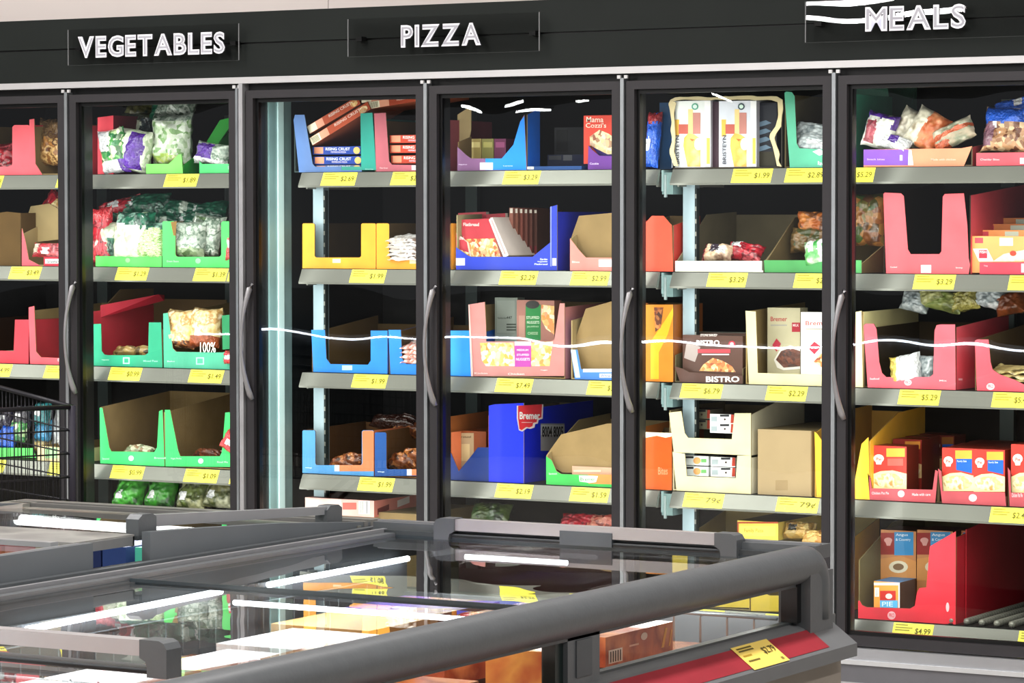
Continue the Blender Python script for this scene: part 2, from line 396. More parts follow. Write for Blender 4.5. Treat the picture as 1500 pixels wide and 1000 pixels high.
for r in (1, 2, 3, 4):
    z = ROW[r]; h = MB()
    h.box(.047, .088, .165, .235, z-.085, z-.012, mat('#86a09f', .35, .4, .25, 6)); h.box(.047, .056, .16, .24, z-.075, z-.004, mat('#9ab4b4', .3, .4, .15)); h.box(.058, .066, .158, .166, z-.095, z-.02, mat('#a8b8b8', .3, .4))
    h.build('shelf_end_bracket', CR)

# ------------------------------------------------------------------ price tags
TG = mat('#f2ea4e', .4, var=.03); TGT = '#6a6424'
TAGS = [(1,-28,4,'$1.99','first from the left on the top shelf'),(1,84,128,'$2.99','under the carton of fries on the top shelf'),(1,242,290,'$1.89','under the clear vegetable bag on the top shelf'),
 (1,472,522,'$2.69','under the blue pizza boxes on the top shelf'),(1,574,624,'$2.49','under the stacked red pizza boxes'),(1,738,791,'$3.29','under the purple and blue carton'),
 (1,1073,1131,'$1.99','under the torn carton'),(1,1151,1210,'$2.89','under the teal carton of silver bags'),(1,1224,1281,'$5.29','at the left end of the rightmost door, top shelf'),
 (2,15,60,'$3.49','under the cut kraft carton behind the first door'),(2,171,217,'$1.29','under the low green tray of salad bags'),(2,285,333,'$1.39','under the green carton of green bean bags'),(2,335,380,'$1.29','just right of the green bean tag'),
 (2,514,565,'$1.99','under the left yellow carton'),(2,733,787,'$2.29','under the blue carton of flatbread boxes'),(2,837,892,'$2.99','under the salmon carton'),
 (2,1037,1094,'$3.29','under the white low tray'),(2,1164,1222,'$2.49','under the low dark green tray'),(2,1339,1399,'$3.29','under the tall red carton'),(2,1478,1536,'$3.99','under the tray of orange boxes'),
 (3,-28,17,'$4.99','first from the left on the middle shelf'),(3,66,112,'$2.19','under the red carton behind the first door'),(3,161,207,'$0.99','under the left teal carton'),(3,278,327,'$1.49','under the carton of gold bags'),(3,341,388,'$1.29','right of the gold bags'),
 (3,517,567,'$1.99','under the left blue carton'),(3,727,780,'$7.49','under the stuffed nuggets carton'),(3,861,914,'$3.79','under the white and blue carton'),
 (3,998,1058,'$6.79','under the bistro tray'),(3,1123,1182,'$2.29','under the cream carton of meal boxes'),(3,1317,1377,'$5.29','under the wide red carton with the white bag'),(3,1454,1512,'$5.49','under the red carton at the right edge'),
 (4,-34,8,'$0.89','far left on the fourth shelf behind the cart'),(4,72,118,'$0.95','at the cart corner'),(4,164,211,'$0.99','under the left empty green carton'),(4,271,320,'$1.09','under the right empty green carton'),(4,338,385,'$1.15','half behind the frame on the fourth shelf'),
 (4,526,577,'$1.99','under the two blue and orange cartons'),(4,727,780,'$2.19','under the big blue carton'),(4,836,892,'$1.59','under the green and orange tray'),
 (4,1002,1060,'79¢','under the stacked cream trays'),(4,1138,1199,'79¢','under the plain kraft box'),(4,1451,1510,'$2.49','under the pot pies at the right edge'),
 (5,1308,1367,'$4.99','under the lowest red carton'),(5,1492,1552,'$4.49','under the roller track'),(5,1000,1060,'$1.79','under the yellow cartons on the lowest shelf'),(5,1120,1180,'$1.69','at the right of the lowest yellow cartons')]
for r, a, b, price, where in TAGS:
    z = ROW[r]; pm = at((a+b)/2, 400, .14)
    xa = at(a, (328+ (1.6-z)*440), .14).x; xb = at(b, (328+(1.6-z)*440), .14).x
    h = MB(); sl = Vector((0, .019, .048)); sl = Vector((0, (.150-.127)*1.0, .046))
    o = Vector((xa, .1262, z-.0485)); wv = Vector((xb-xa, 0, 0)); nrm = Vector((0, -.8, .4)).normalized()*.0012
    h.prism([o, o+wv, o+wv+sl, o+sl], -nrm, TG)
    q = o+nrm*.6
    for k, (l, v) in enumerate(((.30, .86), (.42, .68), (.36, .52))):
        h.add([q+wv*.06+sl*(v-.035), q+wv*(.06+l)+sl*(v-.035), q+wv*(.06+l)+sl*(v+.035), q+wv*.06+sl*(v+.035)], [[0,1,2,3]], '#a39a3a')
    put_text(h, price, q+nrm*.5+wv*.56+sl*.26, q+nrm*.5+wv*.94+sl*.26, q+nrm*.5+wv*.56+sl*.70, TGT, .006)
    tag(h.build('price_tag'), 'yellow price tag reading %s, %s' % (price, where), 'price tag', 'yellow shelf price tags')

# ------------------------------------------------------------------ header signs
def sign(word, lx0, lx1, ly0, ly1, px0, px1, lab):
    Y = -.062
    zb = at((lx0+lx1)/2, ly1, Y).z; zt = at((lx0+lx1)/2, ly0, Y).z
    xa, xb = at(lx0, 60, Y).x, at(lx1, 60, Y).x; pa, pb = at(px0, 60, Y).x, at(px1, 60, Y).x
    t = thing('aisle_sign', lab, 'sign', ((pa+pb)/2, Y, 2.155), 'clear header signs')
    h = MB(); h.add([(pa,Y,2.158),(pb,Y,2.158),(pb,Y,2.287),(pa,Y,2.287)], [[0,1,2,3]], G_ACR); h.build('clear_plate', t)
    h = MB(); e = mat('#8e9092', .3)
    for X in (pa, pb): h.box(X-.0012, X+.0012, Y-.002, Y+.002, 2.158, 2.287, e)
    h.box(pa, pb, Y-.001, Y+.001, 2.157, 2.1578, mat('#4a4c4c', .3)); h.build('plate_edge', t)
    h = MB()
    for X in (pa+.03, pb-.04): h.box(X, X+.024, Y+.001, -.03, 2.21, 2.226, BLACK)
    h.build('standoff', t)
    # letters one by one, bold outline with an inline stroke
    widths = []
    for ch in word: vs, fs, bb = text_geo(ch, .045); widths.append(max(bb[1]-bb[0], .17))
    gap = .075; tot = sum(widths)+gap*(len(word)-1); x = xa; sc = (xb-xa)/tot
    for ch, wd in zip(word, widths):
        h = MB(); w_ = wd*sc
        vs, fs, bb = text_geo(ch, .045)
        base = [Vector((x+u*w_, Y-.004, zb+v*(zt-zb))) for u, v in vs]
        h.add(base, fs, mat('#eeedf2', .4, emit=.25));  # white letters carry a faint glow of their own, though unlit
        n = len(base); h.add([p+Vector((0, .0038, 0)) for p in base], [f[::-1] for f in fs], mat('#8f8f96', .5))
        cx = x+w_/2; cz = (zb+zt)/2; vs2, fs2, bb2 = text_geo(ch, -.008)
        k = .885; kz = .84
        h.add([Vector((cx+(u-.5)*w_*(k if ch != 'I' else .5), Y-.0046, cz+(v-.5)*(zt-zb)*kz)) for u, v in vs2], fs2, mat('#b9b9c2', .5))
        h.build('sign_letter', t); x += w_+gap*sc
sign('VEGETABLES', 115, 330, 50, 82, 100, 350, 'clear sign plate with white letters VEGETABLES on the black header')
sign('PIZZA', 588, 705, 35, 68, 510, 790, 'clear sign plate with white letters PIZZA on the black header')
sign('MEALS', 1268, 1415, 8, 44, 1180, 1560, 'clear sign plate with white letters MEALS on the black header')
# ------------------------------------------------------------------ goods on the shelves
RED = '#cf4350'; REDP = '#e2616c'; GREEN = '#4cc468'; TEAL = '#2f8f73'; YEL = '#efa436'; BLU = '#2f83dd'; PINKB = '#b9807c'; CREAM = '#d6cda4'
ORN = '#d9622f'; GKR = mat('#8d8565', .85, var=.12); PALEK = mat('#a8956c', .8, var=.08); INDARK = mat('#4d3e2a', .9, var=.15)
VEG_G = food(['#1f6b3a', '#4f9a4c', '#c7d6a8', '#e4ead2', '#2d5f38'], 55); VEG_C = food(['#cfd8c0', '#eef0e2', '#9bb48a', '#dfe5d0'], 70)
BEANS = food(['#3f7d2e', '#a8c86a', '#dfe8c4', '#5b9440', '#e9efda'], 90, kind='streak'); BROWN = food(['#3c1e10', '#8a4a22', '#b87a42', '#5c2d15'], 80)
PIZZ = food(['#e9c98c', '#f4e6c2', '#c98a4a', '#e3b873', '#b4502c'], 90, rough=.5); CHOC = food(['#f0dcae', '#e2bd84', '#f3e5c4', '#8d4a2b', '#edd5a6'], 80, rough=.5)
NUG = food(['#e59a44', '#f3d088', '#fff0cf', '#d8813a', '#f6c67a'], 70, rough=.5); PIE = food(['#f2d79c', '#e6bd72', '#fbeec8', '#d19a52'], 60, rough=.5, kind='n')
PASTA = food(['#b8622f', '#e9b26b', '#f6dcaa', '#8e3d1d', '#d98b4a'], 90, rough=.5); MEAT = food(['#42200f', '#7a3f22', '#572a17'], 90, rough=.5)
REDBAG = food(['#8f1626', '#c22a3a', '#5e0e1a', '#e36a72'], 45, kind='n'); DKG = food(['#0f4a38', '#1f6b50', '#0a2f26', '#8fb7a6'], 40, kind='n')
CLEARB = food(['#8fa093', '#c4cfc3', '#5f7a66', '#e4ebe2', '#46604c'], 45, kind='n'); SILV = food(['#6f7c80', '#cfd6d8', '#8e999c', '#f1f4f4'], 30, kind='n')
FRIES = food(['#c98f4c', '#8d5a2b', '#e6bd7c', '#6e4220'], 60, kind='n'); GOLDB = food(['#e0c078', '#f4e3b0', '#b98a44', '#fff3d0'], 45, kind='n')
PURF = film('#5a2a9c'); WHF = film('#e9ebf0'); BLUEF = film('#1c5fd0'); ORF = film('#d2653a'); GRF = film('#2fa04a')
GC = 'green display cartons'; RC = 'red display cartons'

# ---- top shelf, first door
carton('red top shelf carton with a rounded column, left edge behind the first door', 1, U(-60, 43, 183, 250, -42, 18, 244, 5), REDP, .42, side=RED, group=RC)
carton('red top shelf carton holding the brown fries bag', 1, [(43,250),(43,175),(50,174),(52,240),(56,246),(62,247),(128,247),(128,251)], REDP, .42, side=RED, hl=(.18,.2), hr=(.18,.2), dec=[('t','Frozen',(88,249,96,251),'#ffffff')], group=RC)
bag('shiny red bag in the leftmost red carton', 6, 232, .30, .16, .13, .07, REDBAG, [(.2,.2,.6,.5,WHF)], pitch=-.5, seed=1)
t = bag('brown kraft bag of crinkle cut fries in a red carton', 84, 208, .27, .17, .19, .08, FRIES, [(.0,.55,1,1,film('#8a6a45')), (.1,.0,.9,.5,FRIES)], pitch=-.12, seed=2)
h = MB(); decals(h, [('t','Crinkle',(70,192,98,202),'#4a2a14'),('t','Cut',(76,204,94,213),'#4a2a14')], lambda px,py,l: at(px,py,.212)); h.build('bag_print', t)
# ---- top shelf, second door
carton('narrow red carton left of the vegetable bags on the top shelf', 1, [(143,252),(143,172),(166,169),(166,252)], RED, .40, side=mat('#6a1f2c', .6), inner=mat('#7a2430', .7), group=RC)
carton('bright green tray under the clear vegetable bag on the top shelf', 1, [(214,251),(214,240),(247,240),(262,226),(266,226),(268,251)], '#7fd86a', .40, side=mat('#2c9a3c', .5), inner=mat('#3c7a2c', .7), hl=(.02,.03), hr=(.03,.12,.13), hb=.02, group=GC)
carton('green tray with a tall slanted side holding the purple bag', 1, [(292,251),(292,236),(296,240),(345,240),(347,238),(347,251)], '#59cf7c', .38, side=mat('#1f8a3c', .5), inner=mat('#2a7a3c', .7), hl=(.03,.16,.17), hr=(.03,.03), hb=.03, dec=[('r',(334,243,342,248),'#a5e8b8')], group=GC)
h = MB(); h.prism([at(284,238,.30), at(300,238,.30), at(342,178,.30), at(338,172,.30), at(322,176,.30)], (0,.006,0), mat('#2a9a35', .5), back='#1f6a2c')
flap(h)
bag('crinkled bag of greens, purple and white, drooping at the left of the top shelf', 168, 222, .17, .12, .17, .07, VEG_G, [(0,.0,1,.3,WHF),(0,.55,.5,1,WHF),(.75,0,1,.3,PURF)], pitch=.1, roll=-.15, seed=3)
bag('vegetable bag with purple side panel on the top shelf', 195, 220, .20, .17, .16, .09, VEG_C, [(.5,.1,.88,.95,PURF),(0,.6,.4,.9,VEG_G)], pitch=.05, roll=.18, seed=4)
bag('dark topped vegetable bag behind the purple ones', 203, 195, .34, .16, .16, .09, VEG_C, [(0,.75,1,1,film('#3f4a2a')),(.7,.3,1,.8,film('#1f3a40'))], seed=5)
bag('large clear bag of white and green vegetables, top shelf centre', 253, 205, .26, .17, .20, .10, food(['#dfe8da','#b7cfa6','#f3f7ef','#7fa86a'],60), [(0,.86,1,1,CLEARB),(.1,.0,.9,.22,food(['#cfe07a','#8fb84a','#eef3c8'],60))], pitch=-.05, seed=6)
bag('clear crumpled bag on top of the large vegetable bag', 255, 158, .34, .20, .10, .08, CLEARB, [(.0,0,.2,1,DKG)], pitch=-.6, seed=7)
bag('small dark bag lying behind, top left of the second door', 208, 160, .45, .14, .10, .06, food(['#3c3a22','#6b6a3a','#1e3a2c'],40,kind='n'), pitch=-.7, seed=8)
bag('purple fronted bag resting in the right green tray', 312, 226, .21, .15, .085, .07, CLEARB, [(.05,.2,.62,.9,PURF),(0,0,1,.25,WHF)], pitch=-.2, roll=.15, seed=9)
# ---- second shelf, first and second doors
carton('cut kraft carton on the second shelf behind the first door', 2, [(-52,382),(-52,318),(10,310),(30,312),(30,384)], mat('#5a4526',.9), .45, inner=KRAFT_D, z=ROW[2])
carton('pink edged carton with tall kraft wing on the second shelf', 2, [(32,386),(32,334),(37,352),(42,380),(60,383),(128,384),(128,388)], REDP, .45, hl=(.12,.19,.2), hr=(.18,.19), inner=PALEK, group=RC)
h = MB(); P = [(33,338),(45,302),(72,298),(93,310),(93,350),(46,355)]
h.prism([at(px,py,.26) for px,py in P], (0,.004,0), PALEK); flap(h)
bag('flat shiny dark red bag lying over the pink carton edge', 72, 366, .175, .15, .055, .05, REDBAG, [(.0,.2,.25,.9,film('#c9b9a8')),(.4,.1,.6,.6,WHF)], pitch=-.3, seed=11)
bag('dark red bag stacked high behind the first door frame', 82, 305, .30, .12, .12, .06, REDBAG, [(.5,.3,.8,.9,GOLDB)], roll=.5, seed=12)
bag('red bag leaning at the left side of the second door', 148, 345, .22, .10, .22, .05, REDBAG, [(0,.75,1,1,film('#c4333c'))], roll=-.1, seed=13)
bag('long red bag lying along the back of the second shelf', 175, 305, .36, .20, .07, .06, REDBAG, [(.3,.3,.6,.8,WHF)], roll=-.25, pitch=-.4, seed=14)
pack('low red tray with white label at the cart side of the first door', (64,376,110,389), .170, .10, '#c93a4c', [('r',(66,379,108,386),'#f0eeee'),('t','Strawberries',(69,381,92,385),'#555555')], name='tray', cat='tray', z0=ROW[2])
carton('low green tray of salad bags on the second shelf', 2, [(140,388),(140,375),(237,375),(237,388)], '#5fd062', .42, inner=mat('#5f6b3c',.8), hl=(.04,.1,.12), hr=(.04,.04), hb=.12, dec=[('o',(187,381,3.5,3.5),'#8fe08a')], group=GC)
carton('green carton with rounded cut-out holding green bean bags', 2, U(238, 347, 324, 388, 257, 324, 376, 4), '#58d36c', .42, hb=.14, dec=[('p',[(250,325),(259,324),(257,345),(254,345)],'#8a6a3a'),('o',(290,382,4,4),'#93e6a0'),('t','Green Beans',(244,381,262,384),'#b5efc0')], group=GC)
bag('clear bag of pale vegetables at the left of the second shelf', 165, 352, .24, .14, .15, .09, food(['#b9b79e','#e2e3d4','#8f9a7c'],50), [(.6,0,1,.5,DKG)], seed=15)
bag('dark green topped bag of pale vegetables on the second shelf', 197, 345, .20, .17, .18, .09, VEG_C, [(0,.68,1,1,DKG),(.15,.62,.4,.74,WHF)], seed=16)
bag('bag of green beans at the middle of the second shelf', 222, 352, .19, .12, .14, .07, BEANS, [(0,.8,1,1,DKG)], pitch=-.15, seed=17)
bag('clear crinkled bag inside the green carton', 275, 352, .22, .16, .14, .08, CLEARB, [(0,0,1,.3,food(['#5b7a4a','#bfcdb0','#8fa67c'],60))], pitch=-.1, seed=18)
bag('clear bag with dark seam inside the green carton', 303, 345, .27, .14, .16, .08, CLEARB, [(.25,0,.55,.9,food(['#2f4a30','#6f8a5f','#1f3522'],60))], roll=.12, seed=19)
for k, (x, y, w_, sd) in enumerate(((178,315,.20,20),(215,300,.22,21),(262,308,.22,22),(305,312,.18,23),(235,330,.20,24),(285,325,.16,25))):
    bag(['dark green bag at the left end of the pile on the second shelf','dark green bag topmost in the pile on the second shelf','dark green bag with white mark in the middle of the pile','dark green bag at the right end of the pile','dark green bag low in the pile above the bean bag','dark green bag in the pile above the green carton'][k],
        x, y, .36-.03*(k > 3), w_, .08, .07, DKG, [(.2,.3,.3,.7,WHF)] if k % 2 else [(.6,.2,.75,.8,CLEARB)], pitch=-.5, roll=.1*(-1)**k, seed=sd, group='dark green bags piled on the second shelf')
bag('red and white bag poking out at the right of the green carton', 341, 358, .175, .05, .12, .03, film('#d94a4a'), [(0,.4,1,.6,WHF)], seed=26)
# ---- middle shelf, first and second doors
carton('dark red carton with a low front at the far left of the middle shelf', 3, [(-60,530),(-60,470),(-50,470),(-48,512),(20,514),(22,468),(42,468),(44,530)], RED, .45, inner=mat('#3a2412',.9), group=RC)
pack('pale flat packet lying at the front of the far left carton', (0,515,42,528), .172, .18, '#cfc3a8', name='food_packet', cat='packet', z0=ROW[3]+.01)
carton('pink red carton with kraft interior on the middle shelf, behind the first door', 3, [(42,530),(42,450),(50,448),(53,515),(60,523),(128,526),(128,534)], REDP, .45, side=RED, hl=(.20,.22), hr=(.2,.22), inner=KRAFT, dec=[('o',(87,527,3,3),'#f6a8ae')], group=RC)
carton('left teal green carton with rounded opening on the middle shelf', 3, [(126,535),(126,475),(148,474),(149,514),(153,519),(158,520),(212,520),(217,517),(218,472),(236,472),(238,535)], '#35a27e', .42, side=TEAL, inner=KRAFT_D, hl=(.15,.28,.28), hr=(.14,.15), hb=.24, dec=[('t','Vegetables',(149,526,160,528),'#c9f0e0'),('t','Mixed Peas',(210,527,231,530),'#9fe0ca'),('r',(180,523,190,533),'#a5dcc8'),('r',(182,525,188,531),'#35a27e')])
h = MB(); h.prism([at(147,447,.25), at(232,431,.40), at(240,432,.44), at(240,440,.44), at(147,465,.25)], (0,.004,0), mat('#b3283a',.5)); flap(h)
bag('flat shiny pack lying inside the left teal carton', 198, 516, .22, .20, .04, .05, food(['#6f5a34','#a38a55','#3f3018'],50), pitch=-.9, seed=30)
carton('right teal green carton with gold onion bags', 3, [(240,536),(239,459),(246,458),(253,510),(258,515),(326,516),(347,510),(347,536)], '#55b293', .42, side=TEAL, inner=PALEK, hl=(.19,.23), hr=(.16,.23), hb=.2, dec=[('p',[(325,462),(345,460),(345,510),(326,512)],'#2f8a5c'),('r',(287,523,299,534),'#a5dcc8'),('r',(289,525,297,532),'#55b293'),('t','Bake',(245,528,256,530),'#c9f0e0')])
bag('gold bag of rolls at the left in the right teal carton', 267, 482, .22, .13, .15, .09, GOLDB, [(0,.0,1,.15,BROWN)], seed=31)
bag('gold bag of rolls at the right in the right teal carton', 303, 480, .22, .13, .15, .09, GOLDB, [(0,0,1,.28,film('#a8542c')),(.3,.3,.6,.5,WHF)], seed=32)
h = MB(); decals(h, [('t','100%',(293,501,316,516),'#f4efe8')], lambda px,py,l: at(px,py,.163-.0003*l)); h.build('printed_lettering', LASTB[0])
bag('small red and white bag sticking out right of the teal cartons', 337, 523, .155, .05, .05, .03, film('#d8243c'), [(.2,.3,.8,.6,WHF)], seed=33)
# ---- fourth shelf, first and second doors
carton('green tray behind the shopping cart on the fourth shelf', 4, [(-50,672),(-50,655),(48,656),(53,672)], '#62d968', .40, inner=mat('#3a5a30',.8), group=GC)
carton('beige and green tray at the corner of the cart', 4, [(54,674),(54,652),(120,658),(120,674)], '#e8d2a4', .40, dec=[('r',(66,655,84,671),'#a9dfa0')])
for k,(x,y,c) in enumerate(((12,640,BLUEF),(28,632,VEG_G),(34,610,film('#2c2636')),(62,606,film('#2a7a80')),(64,630,film('#4aa0d0')),(62,645,GOLDB),(90,625,WHF),(10,612,film('#3a3450')))):
    bag(['small blue','green','black glossy','teal','light blue','yellow','white','dark violet'][k]+' bag seen through the wires of the shopping cart', x, y, .20+.02*k, .075 if k != 6 else .07, .09 if k != 6 else .17, .05, c, [(.2,.4,.6,.6,WHF)] if k in (2,3,7) else (), seed=40+k, group='bags seen through the cart wires')
carton('left empty green carton with slanted opening, fourth shelf', 4, [(147,685),(146,597),(150,597),(160,655),(163,661),(226,662),(230,655),(233,602),(238,600),(241,685)], '#45cf72', .44, side='#2faa52', hb=.25, hl=(.21,.25), hr=(.2,.23), dec=[('o',(192,671,4,4),'#bdf2cc'),('t','Seasoned',(150,670,160,673),'#bdf2cc'),('t','Broccoli',(226,669,243,672),'#bdf2cc')], group='tall green cartons on the fourth shelf')
carton('right empty green carton with slanted opening, fourth shelf', 4, [(242.5,688),(241.5,600),(249,600),(261,660),(264,668),(322,668),(325,662),(330,604),(346,603),(346,688)], '#45cf72', .44, side='#2faa52', hb=.25, hl=(.2,.25), hr=(.2,.23), dec=[('o',(294,675,4,4),'#bdf2cc'),('t','Veggie Medley',(250,670,266,673),'#bdf2cc'),('t','Riced Mix',(318,675,334,678),'#bdf2cc')], group='tall green cartons on the fourth shelf')
bag('flat silvery bag lying in the left empty green carton', 205, 660, .22, .13, .04, .04, food(['#6f7a5a','#c9cdb0','#8a6a4a'],60), pitch=-1.1, seed=50)
bag('dark flat bag lying in the right empty green carton', 305, 665, .25, .12, .04, .04, MEAT, pitch=-1.1, seed=51)
bag('red pointed bag sticking out beside the right green carton', 338, 647, .155, .07, .075, .03, film('#d03038'), [(.3,.3,.9,.6,WHF)], roll=.5, seed=52)
for k,(x,y,c) in enumerate(((192,722,food(['#1f6a1c','#4fb33a','#0f3a12'],35,kind='n')),(238,722,food(['#1f6a1c','#3f9a2c','#0f3a12'],35,kind='n')),(285,725,food(['#7a8a4a','#3f4a22','#b9b98a'],35,kind='n')),(325,722,food(['#8a8a5a','#3f4a22','#c9c9aa'],35,kind='n')))):
    bag(['bright green bag at the left under the fourth shelf','green bag second from the left under the fourth shelf','olive bag under the fourth shelf beside the green ones','pale olive bag at the right under the fourth shelf'][k], x, y, .26, .13, .12, .08, c, [(.2,.2,.45,.45,WHF)], pitch=-.5, seed=55+k)
carton('green carton on the lowest shelf under the green and olive bags', 5, [(150,830),(150,745),(345,752),(345,838)], '#2f9a45', .40, inner=INDARK, hb=.18)

# ---- top shelf, third door
carton('grey blue carton with a tall left wall on the top shelf of the third door', 1, [(438,249),(430,176),(432,168),(446,168),(458,240),(462,244),(530,244),(530,249)], '#5f7fb4', .38, side=mat('#2f8a80',.5), inner=mat('#3c4a4a',.8), hl=(.19,.19), hr=(.19,.19), dec=[('p',[(500,249),(500,244),(530,244),(530,249)],'#3f9a8c')])
h = MB(); h.prism([at(x,y,.168) for x,y in ((529,249),(528,166),(545,165),(551,249))], (0,.004,0), mat('#2f9a8c',.45), side=MT('#4fc0b0')); decals(h,[('t','Rising Crust',(535,247,547,248.5),'#c9f0e8')],lambda x,y,l: at(x,y,.1675-.0003*l)); flap(h,'corner_column')
def pizzabox(lab, r, col, z0=None, flip=0, wd=.06, **kw):
    x0, y0, x1, y1 = r; w_ = x1-x0
    return pack(lab, r, kw.pop('Y', .20), .24, col, [('r',(x0+w_*.03,y0+1.5,x0+w_*.22,y1-1.5),'#e8a080' if flip == 0 else '#f0b090'),('t','RISING CRUST',(x0+w_*.27,y0+(y1-y0)*.16,x0+w_*.78,y0+(y1-y0)*.5),'#ffffff'),('t','PEPPERONI PIZZA',(x0+w_*.38,y0+(y1-y0)*.6,x0+w_*.7,y0+(y1-y0)*.8),'#e8e0f0'),('o',(x0+w_*.92,(y0+y1)/2,w_*.07,(y1-y0)*.42),'#e9c27a')], z0=z0, name='pizza_box', **kw)
pizzabox('upper flat blue rising crust pizza box, third door', (458,214,528,226.5), '#274aa6', Y=.20, group='flat blue pizza boxes')
pizzabox('lower flat blue rising crust pizza box, third door', (459,228.5,530,241), '#274aa6', Y=.19, group='flat blue pizza boxes')
pizzabox('small dark blue box under the flat blue pizza boxes', (462,241.5,528,247), '#6a7aa8', Y=.19, z0=ROW[1])
def slantbox(lab, p0, p1, thk, col, Y=.185, dep=.22, bars=False, text='RISING CRUST'):
    """box seen end on, lower-left corner to lower-right corner in pixels, leaning in its carton"""
    a = at(*p0, Y); b = at(*p1, Y); d = b-a; L = d.length; d.normalize(); n = Vector((-d.z, 0, d.x))
    h = MB(); P = [a, b, b+n*thk, a+n*thk]
    h.prism(P, (0, dep, 0), col, side=mat('#8a4a34', .5))
    def fn(u, v, l): return a+d*(u*L)+n*(v*thk)-Vector((0, .0005*l, 0))
    for (u0, u1, v0, v1, c) in ((.0, .16, .04, .96, '#f3e9cf'), (.16, .30, .04, .96, '#e8a58a')):
        h.add([fn(u0,v0,1), fn(u1,v0,1), fn(u1,v1,1), fn(u0,v1,1)], [[0,1,2,3]], c)
    if bars:
        for k in range(7): u = .03+k*.016; h.add([fn(u,.12,2), fn(u+.008,.12,2), fn(u+.008,.88,2), fn(u,.88,2)], [[0,1,2,3]], '#6a6a50')
    put_text(h, text, fn(.42,.5,3), fn(.86,.5,3), fn(.42,.85,3), '#f3dcd0', .01)
    e = [fn(.9+.07*math.cos(2*math.pi*i/14), .45+.4*math.sin(2*math.pi*i/14), 2) for i in range(14)]; h.add(e, [list(range(14))], PIZZ)
    return tag(h.build('pizza_box'), lab, 'box')
slantbox('upper red pizza box leaning steeply across the grey blue carton', (454,196), (528,152), .030, '#b4502f')
slantbox('lower red pizza box leaning steeply, barcode at its end', (458,213), (543,160), .030, '#b4502f', bars=True, Y=.182)
slantbox('upper red pizza box tilted up at the top right of the third door', (541,160), (640,143), .026, '#a8482f', Y=.188, bars=True)
slantbox('second red pizza box tilted, under the topmost one by the third door', (530,151), (618,138), .014, '#a8482f', Y=.19)
carton('dusty pink carton with tall left column, top shelf of the third door', 1, [(551,249),(548,166),(565,165),(570,236),(574,241),(640,242),(640,249)], '#b96672', .38, side='#9a4a56', inner=KRAFT_D, hl=(.18,.18), hr=(.18,.18), dec=[('t','Thin Crust',(556,245,568,247),'#f3d0d4'),('r',(603,242,617,249),'#f0eef0')])
for k in range(3):
    y = (197,211.5,227)[k]
    pizzabox(['topmost','middle','lowest'][k]+' red rising crust pizza box of the stack by the third door', (571+(2 if k==2 else 0),y,642,y+12.5), '#cf4c34', Y=.19, group='stacked red pizza boxes')
# ---- yellow and blue cartons, third door
for k,(x0,x1,a,b) in enumerate(((443,550.5,461,529),(551.5,660,570,641))):
    c = carton(['left yellow carton with a square opening, empty','right yellow carton holding a stack of flat white bags'][k], 2, U(x0,x1,327,387,a,b,377,3), YEL, .42, hb=.145, inner=INDARK if k == 0 else KRAFT_D, dec=[('r',((487,379,499,385) if k==0 else (600,380,612,386)),'#f0d9b0')], group='yellow display cartons')
for k in range(6):
    bag('flat white bag number %s from the top in the right yellow carton' % ['one','two','three','four','five','six'][k], 601+3*(k%2), 349+5.2*k, .20+.0*k, .15, .10, .016, food(['#e9e6e2','#c9bfb8','#ffffff','#7f6a60'],60,kind='n'), pitch=-1.35, seed=60+k, group='flat white bags in the yellow carton')
# right column of the carton drawn first hides their ends
for k,(x0,x1,a,b) in enumerate(((456,567.5,477,543),(569,690,588,660))):
    c = carton(['left blue carton with a square opening, empty','right blue carton with flat bags, passing behind the door frame'][k], 3, [(x0+3,541+k*4),(x0,483),(a-1,483),(a+1,525),(a+7,533),(b-4,534),(b,528),(b,484),(x1,484),(x1,543+k*4)], BLU, .44, side='#1c5fb4', hb=.16, inner=KRAFT_D, hl=(.14,.19), hr=(.14,.19), dec=[('r',((501,535,516,542) if k==0 else (636,536,650,544)),'#a8cdf0')], group='blue display cartons')
for k in range(4):
    bag('thin packet number %s from the top in the right blue carton' % ['one','two','three','four'][k], 622, 505+6.5*k, .21, .15, .10, .018, food(['#e9e6e2','#c96a50','#ffffff','#8a4030'],50,kind='n'), pitch=-1.3, seed=70+k, group='thin packets in the blue carton')
# ---- fourth shelf, third door
def twotone(lab, x0, x1, a, b, yt, yb, c1, c2, split, g, dk=0):
    yl = yb-9
    fr = U(x0, x1, yt, yb, a, b, yl, 3)
    D = [('p',[(split,yl),(b,yl),(b,yt+1),(x1,yt+1),(x1,yb),(split,yb)],c2),('r',(split-4,yl,split+3,yb),'#e6eaf0'),('t','Wings',(x0+4,yb-6,x0+14,yb-4),'#e0f0f8')]
    D[0] = ('p',[(split,yb),(split,yl),(b-1,yl),(b+1,yl-3),(b+.5,yt+2),(b+3,yt+.5),(x1-2,yt+.5),(x1,yt+2),(x1,yb)],c2)
    return carton(lab, 4, fr, c1, .42, side=c2, inner=mat('#6b4a2a',.85), dec=D, hb=.16, group=g)
twotone('left blue and orange carton on the fourth shelf', 443, 547.5, 462, 530, 630, 690, '#4f8fc4', '#d07a52', 494, 'two tone cartons on the fourth shelf')
twotone('right navy and orange carton on the fourth shelf', 549, 660, 566, 645, 633, 696, '#1f4f8f', '#d8784f', 600, 'two tone cartons on the fourth shelf')
